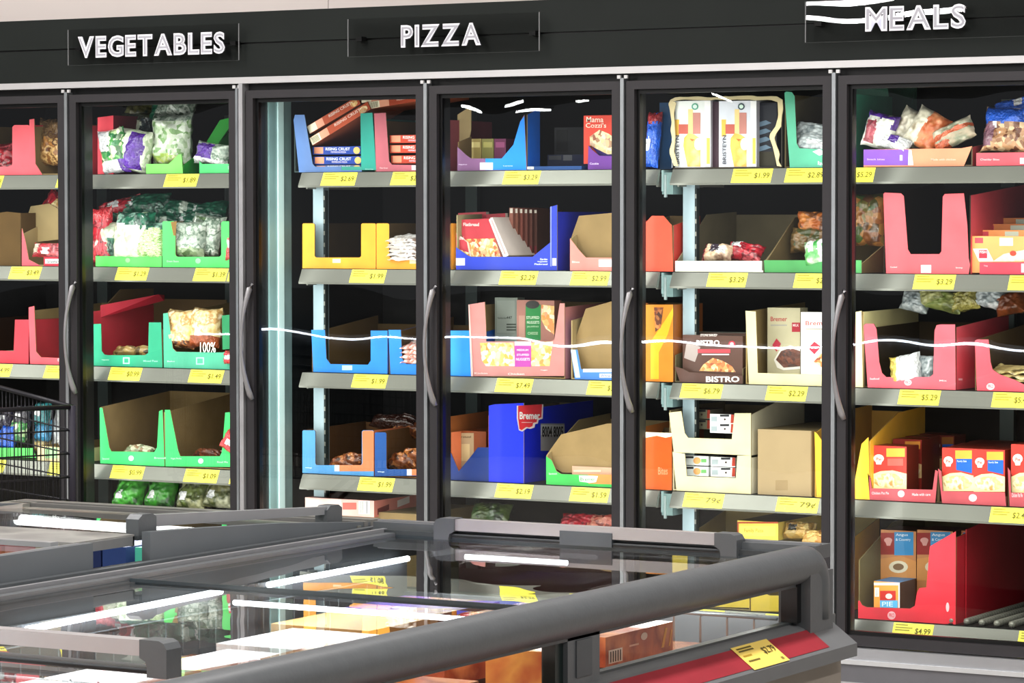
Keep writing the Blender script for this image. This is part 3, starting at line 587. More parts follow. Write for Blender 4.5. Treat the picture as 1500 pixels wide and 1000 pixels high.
for k,(x,y,w_) in enumerate(((505,680,.12),(520,676,.12),(500,648,.0),(592,676,.12),(612,668,.13),(578,618,.2),(600,630,.14))):
    if w_: bag(['breaded brown bag low in the left two tone carton','breaded brown bag at the right in the left two tone carton','','breaded brown bag in the right two tone carton','reddish brown bag at the frame in the right two tone carton','dark glossy bag lying behind the two tone cartons','brown bag behind the right two tone carton'][k], x, y, .24 if k < 5 else .42, w_, .05, .06, BROWN if k != 5 else film('#3a1c12'), pitch=-.9, seed=80+k)
# under it: kraft boxes and a pizza box
h = pack('large kraft box on the lowest shelf of the third door, under the pizza box', (452,753,612,850), .20, .40, KRAFT, top=PALEK, side=mat('#8f7c55',.8), z0=ROW[5], name='cardboard_box')
a = at(447,757,.17); b = at(577,760,.17)
z1 = at(447,752,.17).z; z2 = at(447,728,.17).z; xs = at(548,755,.17).x
h = MB(); h.box(a.x, xs, .17, .58, z1, z2, '#e8b8b0', top=mat('#6f3d30',.5), right=MT('#e08a7a'))
decals(h, [('r',(449,731,500,748),'#f0d4cc'),('bars',(526,734,541,752),7),('r',(502,736,522,746),'#d86a60')], lambda x,y,l: at(x,y,.17-.0006*l))
decals(h, [('p',[(553,745),(570,738),(570,746),(553,754)],'#7a2f2a'),('p',[(582,733),(600,726),(600,736),(582,743)],'#f4e4dc')], lambda x,y,l: atx(x,y,xs+.0006*l))
tag(h.build('pizza_box'), 'pink sided pizza box lying on top of the kraft box, below the fourth shelf', 'box')
# ---- fourth door
carton('purple and blue carton with a low notched front and tall blue side, top shelf', 1, [(670,249),(670,215),(683,227),(690,232),(735,232),(752,212),(762,178),(768,168),(772,249)], '#7f5a80', .09, side=mat('#1463c0',.45), inner=KRAFT_D, hl=(.10,.12), hr=(.19,.215), hb=.02, name='display_carton',
  dec=[('p',[(711,249),(711,232),(735,232),(752,212),(762,178),(768,170),(771,249)],'#1f86e6'),('r',(703,238,722,248.5),'#f0f0f4'),('t','Pepperoni',(672,240,684,242),'#e0d0e8'),('t','Supreme',(737,242,751,244),'#cfe4fa')])
h = MB(); h.prism([at(670,168,.32),at(690,155,.32),at(690,190,.32),at(683,230,.32),at(670,235,.32)], (0,.004,0), PALEK); flap(h)
for k in range(3):
    pack(['yellow edged box at the left inside the purple and blue carton','olive box in the middle of the purple and blue carton','plum coloured box at the right of the purple and blue carton'][k], (688+18*k,203,705+18*k,228), .27, .12, ['#a8955a','#8f8a4f','#7a3a5f'][k], [('r',(690+18*k,208,703+18*k,216),['#d9c98a','#b9b06a','#a85a86'][k])], z0=ROW[1]+.004)
pack('thin dark blue box lying flat in the middle of the top shelf, fourth door', (768,243,852,248.5), .17, .22, '#28508c', [('r',(770,244,782,248),'#dfe6d0'),('bars',(773,244.6,780,247.4),5)], top='#3f78c0', z0=ROW[1])
pack('dark blue banded box lying deeper on the top shelf of the fourth door', (802,226,862,236), .42, .20, '#232a4a', [('r',(804,228,822,234),'#4a4c54'),('r',(825,227,838,235),'#6a6c74')], z0=ROW[1])
pack('tall dark grey box at the back of the top shelf, fourth door', (812,186,860,226), .55, .15, '#34363a', [('r',(815,190,832,222),'#26282b')], z0=ROW[1])
carton('purple carton with a notched front holding the cookie pizza boxes', 1, [(861,248),(862,213),(868,220),(878,228),(925,229),(925,248)], '#6f3f94', .30, side='#4a2a70', inner=KRAFT_D, hl=(.08,.1), hr=(.08,.1), hb=.08, dec=[('t','Cookie',(864,238,877,241),'#e8d8f4'),('r',(896,235,912,247.5),'#f4f4f4')])
pack('red box with a cookie pizza picture, in the purple carton', (855,168,925,230), .19, .05, '#d94c3c', [('p',[(864,200),(878,190),(892,196),(905,206),(925,214),(925,228),(890,228),(864,212)],CHOC),('p',[(878,228),(866,214),(870,216),(890,226),(925,224),(925,230),(880,230)],'#3a2a6a'),
  ('t','Mama',(859,171,884,179),'#f7d9c8'),('t',"Cozzi's",(858,180,888,187),'#f7d9c8'),('t','L',(902,183,908,192),'#ffffff'),('o',(902,194,4,3.5),'#ffffff')], z0=ROW[1]+.02, name='pizza_box')
# second shelf
carton('dark blue carton with a wide notched front full of flatbread boxes', 2, [(668,390),(668,362),(685,374),(690,376),(780,376),(806,355),(806,303),(816,300),(816,390)], '#3346b8', .50, side=mat('#2a35b0',.45), hl=(.19,.2), hr=(.2,.2), hb=.2, inner=GKR,
  dec=[('r',(668,378,681,388.5),'#e8eaf4'),('t','Garden',(791,378,802,381),'#dfe6ff'),('t','Vegetable',(787,382,802,384.5),'#dfe6ff'),('t','Flatbread',(783,385.5,802,388),'#dfe6ff'),('p',[(806,303),(808,302),(808,390),(806,390)],'#7f8ae0'),('r',(809,378,815,389),'#dfe3f4')])
FB = 'flatbread pizza boxes in the dark blue carton'
def fbox(lab, quad, Y, dep, edge='#f1e0d4'):
    h = MB(); P = [at(x, y, Y) for x, y in quad]
    h.prism(P, (0, dep, 0), '#b4404a', side=MT(edge))
    c = sum(quad[i][0] for i in range(4))/4, sum(quad[i][1] for i in range(4))/4
    def sc(k, dx=0, dy=0): return [(c[0]+(x-c[0])*k+dx, c[1]+(y-c[1])*k+dy) for x, y in quad]
    q = sc(.96); lo = [q[0], q[1], ((q[1][0]+q[2][0])/2, (q[1][1]+q[2][1])/2), ((q[0][0]+q[3][0])/2, (q[0][1]+q[3][1])/2)]
    decals(h, [('p', lo, PIZZ)], lambda x, y, l: at(x, y, Y-.0006*l))
    w_ = q[2][0]-q[3][0]
    decals(h, [('t','Flatbread',(q[3][0]+w_*.2,q[3][1]+3,q[3][0]+w_*.7,q[3][1]+8),'#f6dcd8')], lambda x, y, l: at(x, y, Y-.0006*l))
    return tag(h.build('pizza_box'), lab, 'box', FB)
fbox('flatbread box leaning back at the top left of the dark blue carton', [(672,375),(716,372),(712,310),(671,312)], .34, .02)
fbox('flatbread box tilted at the front left of the dark blue carton', [(690,378),(735,378),(716,320),(668,322)], .20, .018, '#d9a8a0')
fbox('flatbread box lying low at the left corner of the dark blue carton', [(668,385),(690,385),(684,355),(668,342)], .185, .012)
fbox('flatbread box standing upright behind the tilted one', [(715,380),(744,378),(740,312),(712,314)], .30, .02)
h = MB(); h.prism([at(x,y,.19) for x,y in ((716,322),(721,318),(745,374),(738,378))], (0,.20,0), '#f0e2dc'); decals(h,[('p',[(719,323),(721,321),(741,371),(739,373)],'#d8a0a0')],lambda x,y,l: at(x,y,.19-.0006*l)); tag(h.build('pizza_box'), 'white edged flatbread box leaning diagonally across the dark blue carton','box',FB)
for k in range(6):
    x = 746+7*k
    pack(['white topped flatbread box just right of the leaning one']*1 and 'standing flatbread box, %s in the row at the right of the dark blue carton' % ['first','second','third','fourth','fifth','sixth'][k], (x,304+.5*k,x+5.5,384), .30+.015*k, .18, mat(['#a06a5c','#8c5a4a','#8a4f44','#7a4a40','#6d4238','#5f3a30'][k],.5), [('r',(x+1,305+.5*k,x+5,312),'#e9e2d6'),('r',(x+1,360,x+5,376),'#7a2f34')], top='#efe8da', z0=ROW[2]+.005, group=FB)
carton('salmon carton with tall kraft wing on the second shelf, fourth door', 2, [(835,391),(835,349),(848,366),(858,377),(925,378),(925,391)], '#f08f86', .44, inner=PALEK, side='#d86a5c', hl=(.11,.18,.18), hr=(.17,.17), hb=.16, dec=[('t','Bites',(838,382,849,385),'#ffd9d4'),('r',(877,380,897,390.5),'#fbeeee')])
h = MB(); h.prism([at(x,y,.21) for x,y in ((836,350),(848,316),(915,310),(915,378),(858,377),(846,362))], (0,.004,0), KRAFT); flap(h)
carton('bright red carton at the end of the second shelf, left of the post', 2, [(940,392),(942,330),(955,316),(972,316),(984,330),(986,392)], '#e8553f', .20, inner=KRAFT_D, side='#c23a2c')
# middle shelf
carton('dusty pink carton of stuffed nuggets boxes, middle shelf', 3, [(692,553),(686,446),(710,442),(712,480),(712,500),(806,500),(812,497),(820,444),(827,444),(827,551)], PINKB, .46, side=mat('#c07f7c',.45), inner=KRAFT, hl=(.245,.25), hr=(.245,.26), hb=.25,
  dec=[('r',(700,505,812,540),PINKB),('p',[(703,502),(752,502),(755,536),(712,536),(706,528)],NUG),('p',[(778,502),(810,500),(805,536),(778,536)],NUG),('r',(754,500,778,537),'#a8489a'),('t','STUFFED',(757,518,775,521),'#f4d8f0'),('t','NUGGETS',(756,524,776,528),'#f4d8f0'),('r',(754,500,778,506),'#e8dff0'),('t','MEDIUM',(757,511,774,514),'#f4d8f0'),
       ('t','Chicken',(744,546,768,549),'#f3dcd8'),('t','Nugget',(792,541,802,543),'#f3dcd8'),('t','Kickin',(695,545,714,548),'#e8c8c4'),('p',[(686,446),(688,446),(693,551),(690,551)],'#d8b0aa')])
pack('nuggets box with a pale back of printed text, in the dusty pink carton', (725,436,758,490), .30, .05, '#9aa39a', [('r',(728,440,754,487),'#a9b2aa'),('t','Nutrition facts',(729,464,742,467),'#5a625a'),('t','447',(742,463,750,467),'#4a524a'),('r',(742,474,756,476),'#5a625a'),('r',(742,478,756,480),'#5a625a'),('r',(742,482,756,484),'#5a625a')], z0=ROW[3]+.02)
pack('stuffed nuggets box with green banner, in the dusty pink carton', (757,440,812,500), .27, .05, '#b07c70', [('r',(770,446,792,498),'#2f8a4a'),('t','STUFFED',(771,463,790,467),'#e8f4e0'),('t','NUGGETS',(772,470,790,474),'#e8f4e0'),('t','JALAPENO',(772,477,789,480),'#c8e4c0'),('t','CHEESE',(773,486,788,490),'#c8e4c0'),('o',(780,446,10,6),'#3a3a38'),('p',[(793,446),(812,448),(812,490),(800,482),(793,468)],NUG),('r',(760,462,769,494),'#c09484')], z0=ROW[3]+.02)
carton('white and blue carton with a tall kraft wing, right side of the fourth door', 3, [(842,554),(836,512),(846,512),(851,540),(858,543),(925,545),(925,556)], '#4f86cf', .46, side=BLU, inner=PALEK, hl=(.20,.25), hr=(.24,.25), hb=.24, dec=[('p',[(836,512),(843,512),(850,553),(843,553)],'#c3daf4'),('r',(854,540,925,545),'#e9ecf4'),('r',(878,547,925,553),'#e6edf8'),('t','WhiteCastle',(880,548,907,552),'#2a4a90')])
h = MB(); h.prism([at(x,y,.20) for x,y in ((838,510),(858,452),(900,440),(915,440),(915,542),(852,542))], (0,.004,0), KRAFT); flap(h)
pack('orange box with brown pattern, beside the end of the middle shelf', (897,444,950,556), .26, .06, '#c8742c', [('r',(900,448,925,552),'#b8622a'),('o',(905,452,1.6,1.6),'#f0dca8')], z0=ROW[3]+.004)
carton('orange and yellow carton at the shelf end, left of the post in the fifth door', 3, [(930,556),(932,446),(986,446),(986,556)], '#c47a2a', .22, side='#a8622a', inner=KRAFT_D, dec=[('p',[(953,500),(975,468),(986,450),(986,462),(978,490),(965,516),(965,555),(953,555)],'#f2a52c'),('p',[(958,450),(972,450),(968,480),(960,486)],BROWN)])
# fourth shelf
carton('brown and navy carton at the left of the big blue one', 4, [(655,702),(655,650),(672,690),(690,668),(700,655),(716,655),(716,702)], '#0f2a66', .46, side='#0f2a66', inner=mat('#8a4f22',.8), hl=(.22,.23), hr=(.23,.23), hb=.23)
pack('orange brown box with small pale label, left inside the navy carton', (672,632,712,694), .24, .20, '#7a3c18', [('r',(668,634,694,684),'#9a8466'),('t','Pretzel',(672,638,690,641),'#5a4630'),('r',(676,650,688,675),'#b4a078')], z0=ROW[4]+.004)
h = carton('big deep blue carton with a red banner and a barcode label on its side', 4, [(716,708),(716,594),(724,592),(767,590),(767,708)], '#0b28cc', .50, side=mat('#0822b8',.5), inner=PALEK, hl=(.25,.25), hr=(.255,.262), hb=.25,
  sdec=[('p',[(757,594),(796,592),(795,613),(789,615),(788,620),(784,621),(783,626),(777,628),(772,627),(765,632),(760,630),(757,612)],'#f3e4e4'),('p',[(759,594),(794,592),(793,611),(787,613),(786,618),(781,619),(780,624),(775,626),(771,625),(764,630),(761,628),(759,612)],'#e2404a'),
  ('t','Bremer',(761,603,791,614),'#ffffff',.03),('r',(764,618,780,619),'#f6c8cc'),('r',(792,620,827,660),'#8f9498'),('r',(792,622,827,637),'#b4babe'),('t','8004 8005',(794,624,825,640),'#16181a',.03)])
carton('green and orange tray with a tall kraft wing, fourth shelf', 4, [(800,708),(800,668),(808,674),(815,690),(822,694),(925,698),(925,712)], '#3fb455', .46, inner=PALEK, side='#d8843a', hl=(.10,.21,.22), hr=(.2,.22), hb=.2, dec=[('p',[(862,694),(925,696),(925,710),(862,708)],'#f08a4a'),('p',[(848,696),(876,697),(873,706),(864,707),(849,705)],'#e2efe4'),('t','Bremer',(850,699,872,704),'#5a8a5a'),('t','Sandwich',(804,692,816,695),'#c8f0d0')])
h = MB(); h.prism([at(x,y,.20) for x,y in ((800,667),(822,636),(890,620),(915,620),(915,694),(824,692),(814,686))], (0,.004,0), KRAFT); flap(h)
pack('upper thin pink and white box in the green and orange tray', (860,655,925,664), .22, .12, '#d9b0a4', [('r',(862,657,888,662),'#b47a70'),('r',(892,657,920,662),'#a85a52'),('t','SANDWICH',(864,658,886,661),'#f8ece8')], top='#a8786a', group='thin pink boxes in the green and orange tray')
pack('lower thin pink and white box in the green and orange tray', (838,686,925,693), .19, .14, '#caa58c', [('r',(840,688,880,691),'#e0c8b0')], top='#8a705a', z0=ROW[4]+.012, group='thin pink boxes in the green and orange tray')
carton('orange brown carton at the shelf end, left of the cream trays', 4, [(925,710),(930,632),(984,636),(984,708)], '#b9551c', .24, side='#a84a1a', inner=KRAFT_D, dec=[('t','Bites',(964,684,978,695),'#d8906a'),('p',[(930,632),(984,634),(984,639),(975,641),(962,638),(945,641),(930,638)],'#e6dcc0')])
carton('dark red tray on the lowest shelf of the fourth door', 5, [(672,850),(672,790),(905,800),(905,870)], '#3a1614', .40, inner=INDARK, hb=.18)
for k in range(3): bag(['red white meat bag at the right under the fourth shelf, fourth door','dark red bag beside it under the fourth shelf','dark green bag at the left under the fourth shelf, fourth door'][k], (885,850,720)[k], (770,768,752)[k], .30, .16, .08, .06, [food(['#b8483a','#e8a08a','#7a1f1a'],60),REDBAG,food(['#2f4a1c','#4a5a2a','#1c2a12'],40)][k], pitch=-.6, seed=90+k)
# ---- fifth door, top
pack('dark blue box at the left of the torn carton, top shelf', (966,150,984,246), .24, .25, '#143a5c', side='#123450', z0=ROW[1])
bag('crumpled bright blue bag at the far left of the fifth door', 957, 205, .20, .05, .20, .05, BLUEF, [(0,.8,1,1,film('#9a2a30')),(0,.3,.5,.5,WHF)], seed=95)
rr = random.Random(4)
top = [(982,146)]+[(990+i*8, 143+rr.uniform(-1.5,1)-(i*.15)) for i in range(18)]+[(1136,140),(1146,146)]
L = [(982,146),(979,152),(981,160),(984,180),(982,190),(985,205),(980,222),(987,243)]
Rr = [(1146,146),(1147,160),(1145,170),(1144,185),(1137,195),(1134,202),(1137,212),(1142,225),(1140,236),(1145,244)]
inn = [(1139,244),(1137,236),(1133,218),(1128,204),(1128,198),(1134,192),(1139,178),(1140,160),(1138,150),(990,151),(986,160),(988,200),(986,222),(991,243)]
t = thing('display_carton', 'torn carton with ragged cream edges around two corn dog boxes, top shelf', 'carton', (at(1060,243,.168).x, .30, ROW[1]))
h = MB(); cream = mat('#d8c9a0',.8)
ring = L[::-1][::-1]+[]
def strip(h, outer, inner_, m):
    n = max(len(outer), len(inner_))
    def samp(P, q):
        q *= len(P)-1; i = min(int(q), len(P)-2); f = q-i; return (P[i][0]*(1-f)+P[i+1][0]*f, P[i][1]*(1-f)+P[i+1][1]*f)
    n = 24
    for i in range(n):
        a0, a1 = samp(outer, i/n), samp(outer, (i+1)/n); b0, b1 = samp(inner_, i/n), samp(inner_, (i+1)/n)
        h.prism([at(*a0,.168), at(*a1,.168), at(*b1,.166), at(*b0,.166)], (0,.004,0), m)
strip(h, L, [(990,150),(987,165),(989,200),(987,222),(993,243)], cream); strip(h, top, [(984,149)]+[(992+8*i,146+rr.uniform(-.6,1)) for i in range(18)]+[(1140,150)], cream); strip(h, Rr, [(1139,150),(1140,170),(1136,185),(1128,196),(1127,201),(1132,215),(1136,232),(1138,243)], cream)
h.build('front_panel', t)
h = MB(); xa = at(984,243,.168).x; xb = at(1145,243,.168).x
h.box(xa, xa+.004, .172, .48, ROW[1], ROW[1]+.21, '#1c2a34'); h.build('side_panel', t)
h = MB(); h.box(xb-.004, xb, .172, .48, ROW[1], ROW[1]+.21, '#2a241c'); h.build('side_panel', t)
h = MB(); h.box(xa, xb, .476, .48, ROW[1], ROW[1]+.21, '#14161c'); h.build('back_panel', t)
h = MB(); h.box(xa, xb, .172, .48, ROW[1], ROW[1]+.004, '#3a3020'); h.build('base_panel', t)
for k,(x0,x1) in enumerate(((984,1041),(1053,1108))):
    w_ = x1-x0; s = w_/57
    D = [('r',(x0+1,148,x1-9*s,244),'#e9edec' if k == 0 else '#dfe3ee'),
      ('r',(x0+4*s,175,x0+11*s,200),'#f2c65a'),('r',(x0+10*s,182,x0+25*s,196),'#c86a5c'),('r',(x0+24*s,160,x0+31*s,200),'#f4d896'),('r',(x0+31*s,165,x0+42*s,196),'#c88a80'),
      ('p',[(x0+18*s,202),(x0+24*s,195),(x0+33*s,197),(x0+42*s,203),(x0+42*s,244),(x0+23*s,244),(x0+17*s,214)],food(['#f0c256','#e3ac42','#f7d982'],30,kind='n')),
      ('p',[(x0+26*s,203),(x0+34*s,204),(x0+30*s,207)],'#c27a34'),
      ('o',(x0+34*s,156,5,5),'#5fa88f' if k == 0 else '#4a5a64'),('o',(x0+34*s,156,3,3),'#d8efe4'),('o',(x0+39*s,211,6,9),'#f4f4f6'),
      ('r',(x1-9*s,148,x1,244),'#f6f6fa'),('r',(x1-6*s,202,x1-1,240),'#e8c060')]
    o = pack(['left white corn dog box in the torn carton, bright glare','right white corn dog box in the torn carton'][k], (x0,147,x1,244), .185, .12, '#e6e8ee', D, z0=ROW[1]+.004, side='#b8b4bc')
    h = MB(); put_text(h, 'BRISTEYN', at(x0+11*s,240,.181), at(x0+11*s,198,.181), at(x0+5.5*s,240,.181), '#5a5a62', .02); c = h.build('printed_name'); c.parent = o; c.location = Vector(c.location)-o.location
pack('dark maroon box between the two corn dog boxes', (1041,149,1053,244), .20, .12, '#4a3440', z0=ROW[1]+.004)
pack('dark packet with pale blue stripes, right inside the torn carton', (1108,150,1138,244), .21, .10, '#22252f', [('p',[(1108,180+12*i),(1122,176+12*i),(1130,180+12*i),(1122,183+12*i),(1108,187+12*i)],'#6a8296') for i in range(5)]+[('r',(1108,222,1136,243),'#3a3628')], z0=ROW[1]+.004)
carton('teal green carton of silver bags at the right of the fifth door', 1, [(1157,244),(1149,136),(1152,134),(1160,135),(1164,141),(1167,210),(1171,217),(1235,220),(1235,245)], '#5fb596', .40, side='#3f8f72', inner=mat('#5c5238',.8), hl=(.24,.24), hr=(.24,.24), hb=.24, dec=[('t','Ravioli',(1198,236,1212,242),'#e8f8f0'),('p',[(1190,222),(1200,218),(1212,224),(1200,228)],'#cfe8dc')])
bag('silver grey bag lying upper in the teal carton', 1192, 196, .24, .14, .07, .06, SILV, pitch=-.5, roll=.12, seed=100)
bag('silver bag lying lower in the teal carton', 1196, 212, .20, .14, .06, .05, SILV, [(.3,.3,.8,.6,WHF)], pitch=-.4, roll=.2, seed=101)
# second shelf
carton('low white tray with tall grey kraft sides, second shelf of the fifth door', 2, [(989,395),(989,382),(1118,382),(1118,396)], '#efeedd', .46, side=mat('#8f8668',.8), inner=mat('#857b62',.8), hl=(.03,.19,.20), hr=(.03,.15,.19), hb=.19, dec=[('p',[(1116,382),(1118,382),(1118,396),(1116,396)],'#55554a')])
bag('brown and cream bag lying in the low white tray', 1052, 371, .23, .11, .06, .06, food(['#b98a6a','#e6cdb0','#6a3a2a'],30,kind='n'), [(.3,.3,.6,.8,film('#3a2a3a')),(.0,0,.12,1,film('#8a2f3a')),(.6,.2,.85,.7,WHF)], pitch=-.7, seed=102)
bag('red brown bag behind the cream one in the low white tray', 1092, 370, .27, .13, .07, .06, REDBAG, [(.1,.5,.4,1,WHF)], pitch=-.7, roll=.1, seed=103)
carton('low dark green tray with a kraft side, second shelf of the fifth door', 2, [(1120,396),(1119,381),(1262,381),(1262,400)], '#4f9a5a', .46, side=mat('#6a5a3c',.8), inner=mat('#7d6d4c',.8), hl=(.03,.18,.19), hr=(.03,.18), hb=.18)
bag('green and white bag at the front of the dark green tray', 1205, 368, .19, .13, .09, .07, food(['#3f9a4a','#8fd08a','#e8f4e4','#2a6a34'],30,kind='n'), [(.2,.4,.4,1,WHF),(.5,.1,.65,.9,WHF)], pitch=-.3, roll=-.2, seed=104)
bag('orange bag high at the back of the dark green tray', 1195, 327, .36, .13, .08, .07, food(['#b8642a','#e0924a','#7a4a2a'],40), pitch=-.2, seed=105)
bag('brown green bag behind, in the dark green tray', 1185, 352, .34, .13, .09, .07, food(['#5a4a2a','#8a6a42','#3f4a24'],40), pitch=-.2, seed=106)
bag('brown leafy bag beyond the frame in the dark green tray', 1270, 322, .36, .14, .18, .07, food(['#7a4a24','#a8783c','#3f5a2a','#5a3a20'],40), pitch=-.1, seed=107)
# middle shelf
carton('dark brown bistro tray on the middle shelf', 3, [(996,557),(988,536),(1000,540),(1010,545),(1088,550),(1088,560)], '#5a4038', .34, side='#3a2a26', inner=mat('#5f563f',.8), hl=(.09,.14), hr=(.05,.12), hb=.14, dec=[('t','BISTRO',(1034,551,1083,559.5),'#f4f0ec',.03)])
pack('bistro pizza box with a pasta picture in the brown tray', (1000,492,1088,556), .19, .06, '#5c4239', [('p',[(1024,543),(1030,534),(1044,524),(1058,528),(1072,536),(1078,545)],PASTA),('p',[(1006,500),(1026,508),(1018,530),(1002,524)],'#a89c98'),('t','BISTRO',(1020,498,1054,506),'#ffffff',.03),('r',(1022,511,1070,517),'#b44a52'),('r',(1028,518,1068,520),'#e0c8c4'),('o',(1072,504,5,5),'#c23a4a'),('o',(1072,504,3,3),'#e8b0b8'),('t','STONE BAKED',(1026,489,1050,492.5),'#f0e8e4')], top='#6a5a54', z0=ROW[3]+.01, name='pizza_box')
pack('second bistro box standing behind with a pale grey top', (1008,488,1092,500), .27, .10, '#5c4239', [('t','BISTRO',(1026,489,1052,493),'#f0e8e4')], top='#a8a8a0', z0=ROW[3]+.01, name='pizza_box')
carton('cream carton of white meal boxes, continuing behind the frame', 3, [(1097,562),(1092,455),(1107,456),(1110,546),(1245,550),(1248,458),(1262,455),(1264,570)], CREAM, .46, side=mat('#d8cd98',.6), inner=mat('#a08a5c',.8), hl=(.24,.26), hr=(.245,.25), hb=.22)
def mealbox(lab, x0, y0, x1, y1, Y, col, bowl):
    w_ = x1-x0; hh = y1-y0
    return pack(lab, (x0,y0,x1,y1), Y, .06, col, [('t','Bremer',(x0+w_*.1,y0+hh*.13,x0+w_*.6,y0+hh*.20),'#b04a4a'),('r',(x0+w_*.1,y0+hh*.25,x0+w_*.6,y0+hh*.27),'#a8a49a'),('r',(x0+w_*.75,y0+hh*.22,x0+w_*1.0,y0+hh*.36),'#a82f3c'),('t','MILK',(x0+w_*.78,y0+hh*.24,x0+w_*.96,y0+hh*.28),'#f4dada'),
       ('p',[(x0+w_*.15,y0+hh*.56),(x0+w_*.28,y0+hh*.46),(x0+w_*.42,y0+hh*.54),(x0+w_*.28,y0+hh*.66)],'#b8384a'),('p',[(x0+w_*.2,y0+hh*.78),(x0+w_*.4,y0+hh*.62),(x0+w_*.7,y0+hh*.56),(x0+w_,y0+hh*.62),(x0+w_,y0+hh*.92),(x0+w_*.5,y0+hh*.94),(x0+w_*.3,y0+hh*.9)],'#e8e4da'),
       ('p',[(x0+w_*.26,y0+hh*.78),(x0+w_*.42,y0+hh*.65),(x0+w_*.7,y0+hh*.6),(x0+w_,y0+hh*.65),(x0+w_,y0+hh*.88),(x0+w_*.5,y0+hh*.9)],bowl)], z0=ROW[3]+.006)
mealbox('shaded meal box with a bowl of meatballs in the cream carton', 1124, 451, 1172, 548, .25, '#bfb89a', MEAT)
mealbox('bright white meal box with a bowl of pasta in the cream carton', 1173, 458, 1244, 550, .20, '#f2efe8', PASTA)
# fourth shelf
def tier(lab, z0y, yl0, fr, hs):
    return carton(lab, 4, fr, CREAM, .40, side=mat('#d9d3bb',.6), inner=mat('#b8ad8c',.8), hl=hs, hr=hs, z=at(1030, z0y, YF).z if z0y else None, group='stacked cream trays')
carton('lower cream tray of the stacked pair on the fourth shelf', 4, [(991,718),(985,662),(1003,664),(1006,697),(1078,700),(1080,667),(1100,667),(1100,721)], CREAM, .40, side=mat('#d9d3bb',.6), inner=mat('#b8ad8c',.8), hb=.10, group='stacked cream trays', hl=(.12,.12), hr=(.12,.12))
zt = at(1030,664,YF).z
carton('upper cream tray of the stacked pair, tall torn sides', 4, [(987,664),(980,604),(998,602),(1003,634),(1008,641),(1072,643),(1076,605),(1100,605),(1100,666)], CREAM, .42, side=mat('#cfc8ae',.6), inner=mat('#8a7a58',.8), z=zt, hl=(.14,.15,.15), hr=(.135,.17,.19), hb=.14, group='stacked cream trays')
def hotpocket(lab, x, y, w_, z0, dark=False, side='l', Y=.20, hgt=12.5):
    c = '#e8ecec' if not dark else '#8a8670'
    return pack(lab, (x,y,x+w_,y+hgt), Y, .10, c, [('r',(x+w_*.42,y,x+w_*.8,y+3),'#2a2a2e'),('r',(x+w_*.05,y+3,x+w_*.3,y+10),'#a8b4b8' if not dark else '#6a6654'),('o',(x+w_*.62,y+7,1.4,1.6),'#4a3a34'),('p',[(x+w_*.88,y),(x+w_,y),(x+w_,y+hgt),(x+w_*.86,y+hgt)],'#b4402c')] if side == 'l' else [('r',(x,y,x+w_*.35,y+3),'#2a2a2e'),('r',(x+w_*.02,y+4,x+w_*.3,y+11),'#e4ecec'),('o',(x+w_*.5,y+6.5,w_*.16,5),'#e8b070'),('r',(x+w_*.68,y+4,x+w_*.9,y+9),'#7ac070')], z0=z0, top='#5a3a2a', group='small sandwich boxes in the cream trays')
for k in range(2):
    hotpocket('small white sandwich box, %s right in the upper cream tray' % ['topmost','lower'][k], 1040, 607+14*k, 35, None, Y=.20)
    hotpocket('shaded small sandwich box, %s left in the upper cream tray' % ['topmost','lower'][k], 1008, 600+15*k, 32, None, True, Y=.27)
    hotpocket('small white sandwich box, %s right in the lower cream tray' % ['upper','bottom'][k], 1041, 670+15*k, 36, None, Y=.20)
    hotpocket('small box with orange picture, %s left in the lower cream tray' % ['upper','bottom'][k], 1004, 668+15.5*k, 34, None, side='r', Y=.21)
pack('plain kraft cardboard box beside the cream trays', (1110,631,1189,724), .175, .44, mat('#a38f6e',.8,var=.05), [('r',(1136,703,1154,718),mat('#96815f',.6)),('p',[(1187.5,631),(1189,631),(1189,724),(1187.5,724)],'#8a7450')], top=mat('#8a7a58',.8), side=mat('#9a8560',.8), z0=ROW[4], name='cardboard_box')
carton('yellow carton with scalloped notch, split by the door frame', 4, [(1196,727),(1193,632),(1197,635),(1206,648),(1208,700),(1216,712),(1250,716),(1262,650),(1272,640),(1274,732)], '#f2bb3a', .46, side=mat('#f0b73a',.5), inner=mat('#b9903c',.7), hl=(.21,.27,.28), hr=(.19,.27,.28), hb=.26)
pack('yellow pizza box lying below the fourth shelf of the fifth door', (1080,765,1140,788), .19, .36, '#e6cf5a', [('r',(1080,764,1140,766.5),'#b4502a'),('r',(1084,770,1136,785),'#ecd868'),('t','Family Pizza',(1090,774,1118,781),'#b8a83a'),('p',[(1080,765),(1082,765),(1082,788),(1080,788)],'#b4502a')], top='#7a6a2a', side='#d9c25a', name='pizza_box')
0 and pack('yellow carton box stacked beneath the yellow pizza box', (1078,790,1150,850), .20, .36, '#d8b84a', [('r',(1084,800,1144,840),'#e8cf6a')], top='#b8983a', z0=ROW[5]+.25*0, name='food_box')
bag('gold brown bag beside the yellow pizza box', 1172, 777, .24, .11, .06, .06, food(['#c9a45a','#8a6a34','#e8cf8a'],40), [(.2,.3,.5,.7,film('#2a2a22'))], pitch=-.5, seed=110)
bag('tan bag at the frame beside the yellow pizza box', 1200, 790, .21, .12, .06, .06, food(['#b9843a','#e0bd72','#8a5a2a'],40), pitch=-.6, seed=111)
# lowest shelf cartons with U cut-outs
for k,(x0,x1) in enumerate(((985,1098),(1100,1216))):
    carton(['left yellow cut-out carton on the lowest shelf, seen through the island glass','right yellow cut-out carton on the lowest shelf, partly behind the island corner'][k], 5, U(x0,x1,805,893+4*k,x0+22,x1-20,872,6), '#e6c94a', .40, side='#cfae3a', inner=mat('#9a8a5a',.8), hb=.29, hl=(.2,.29), hr=(.2,.29), group='yellow cut-out cartons')
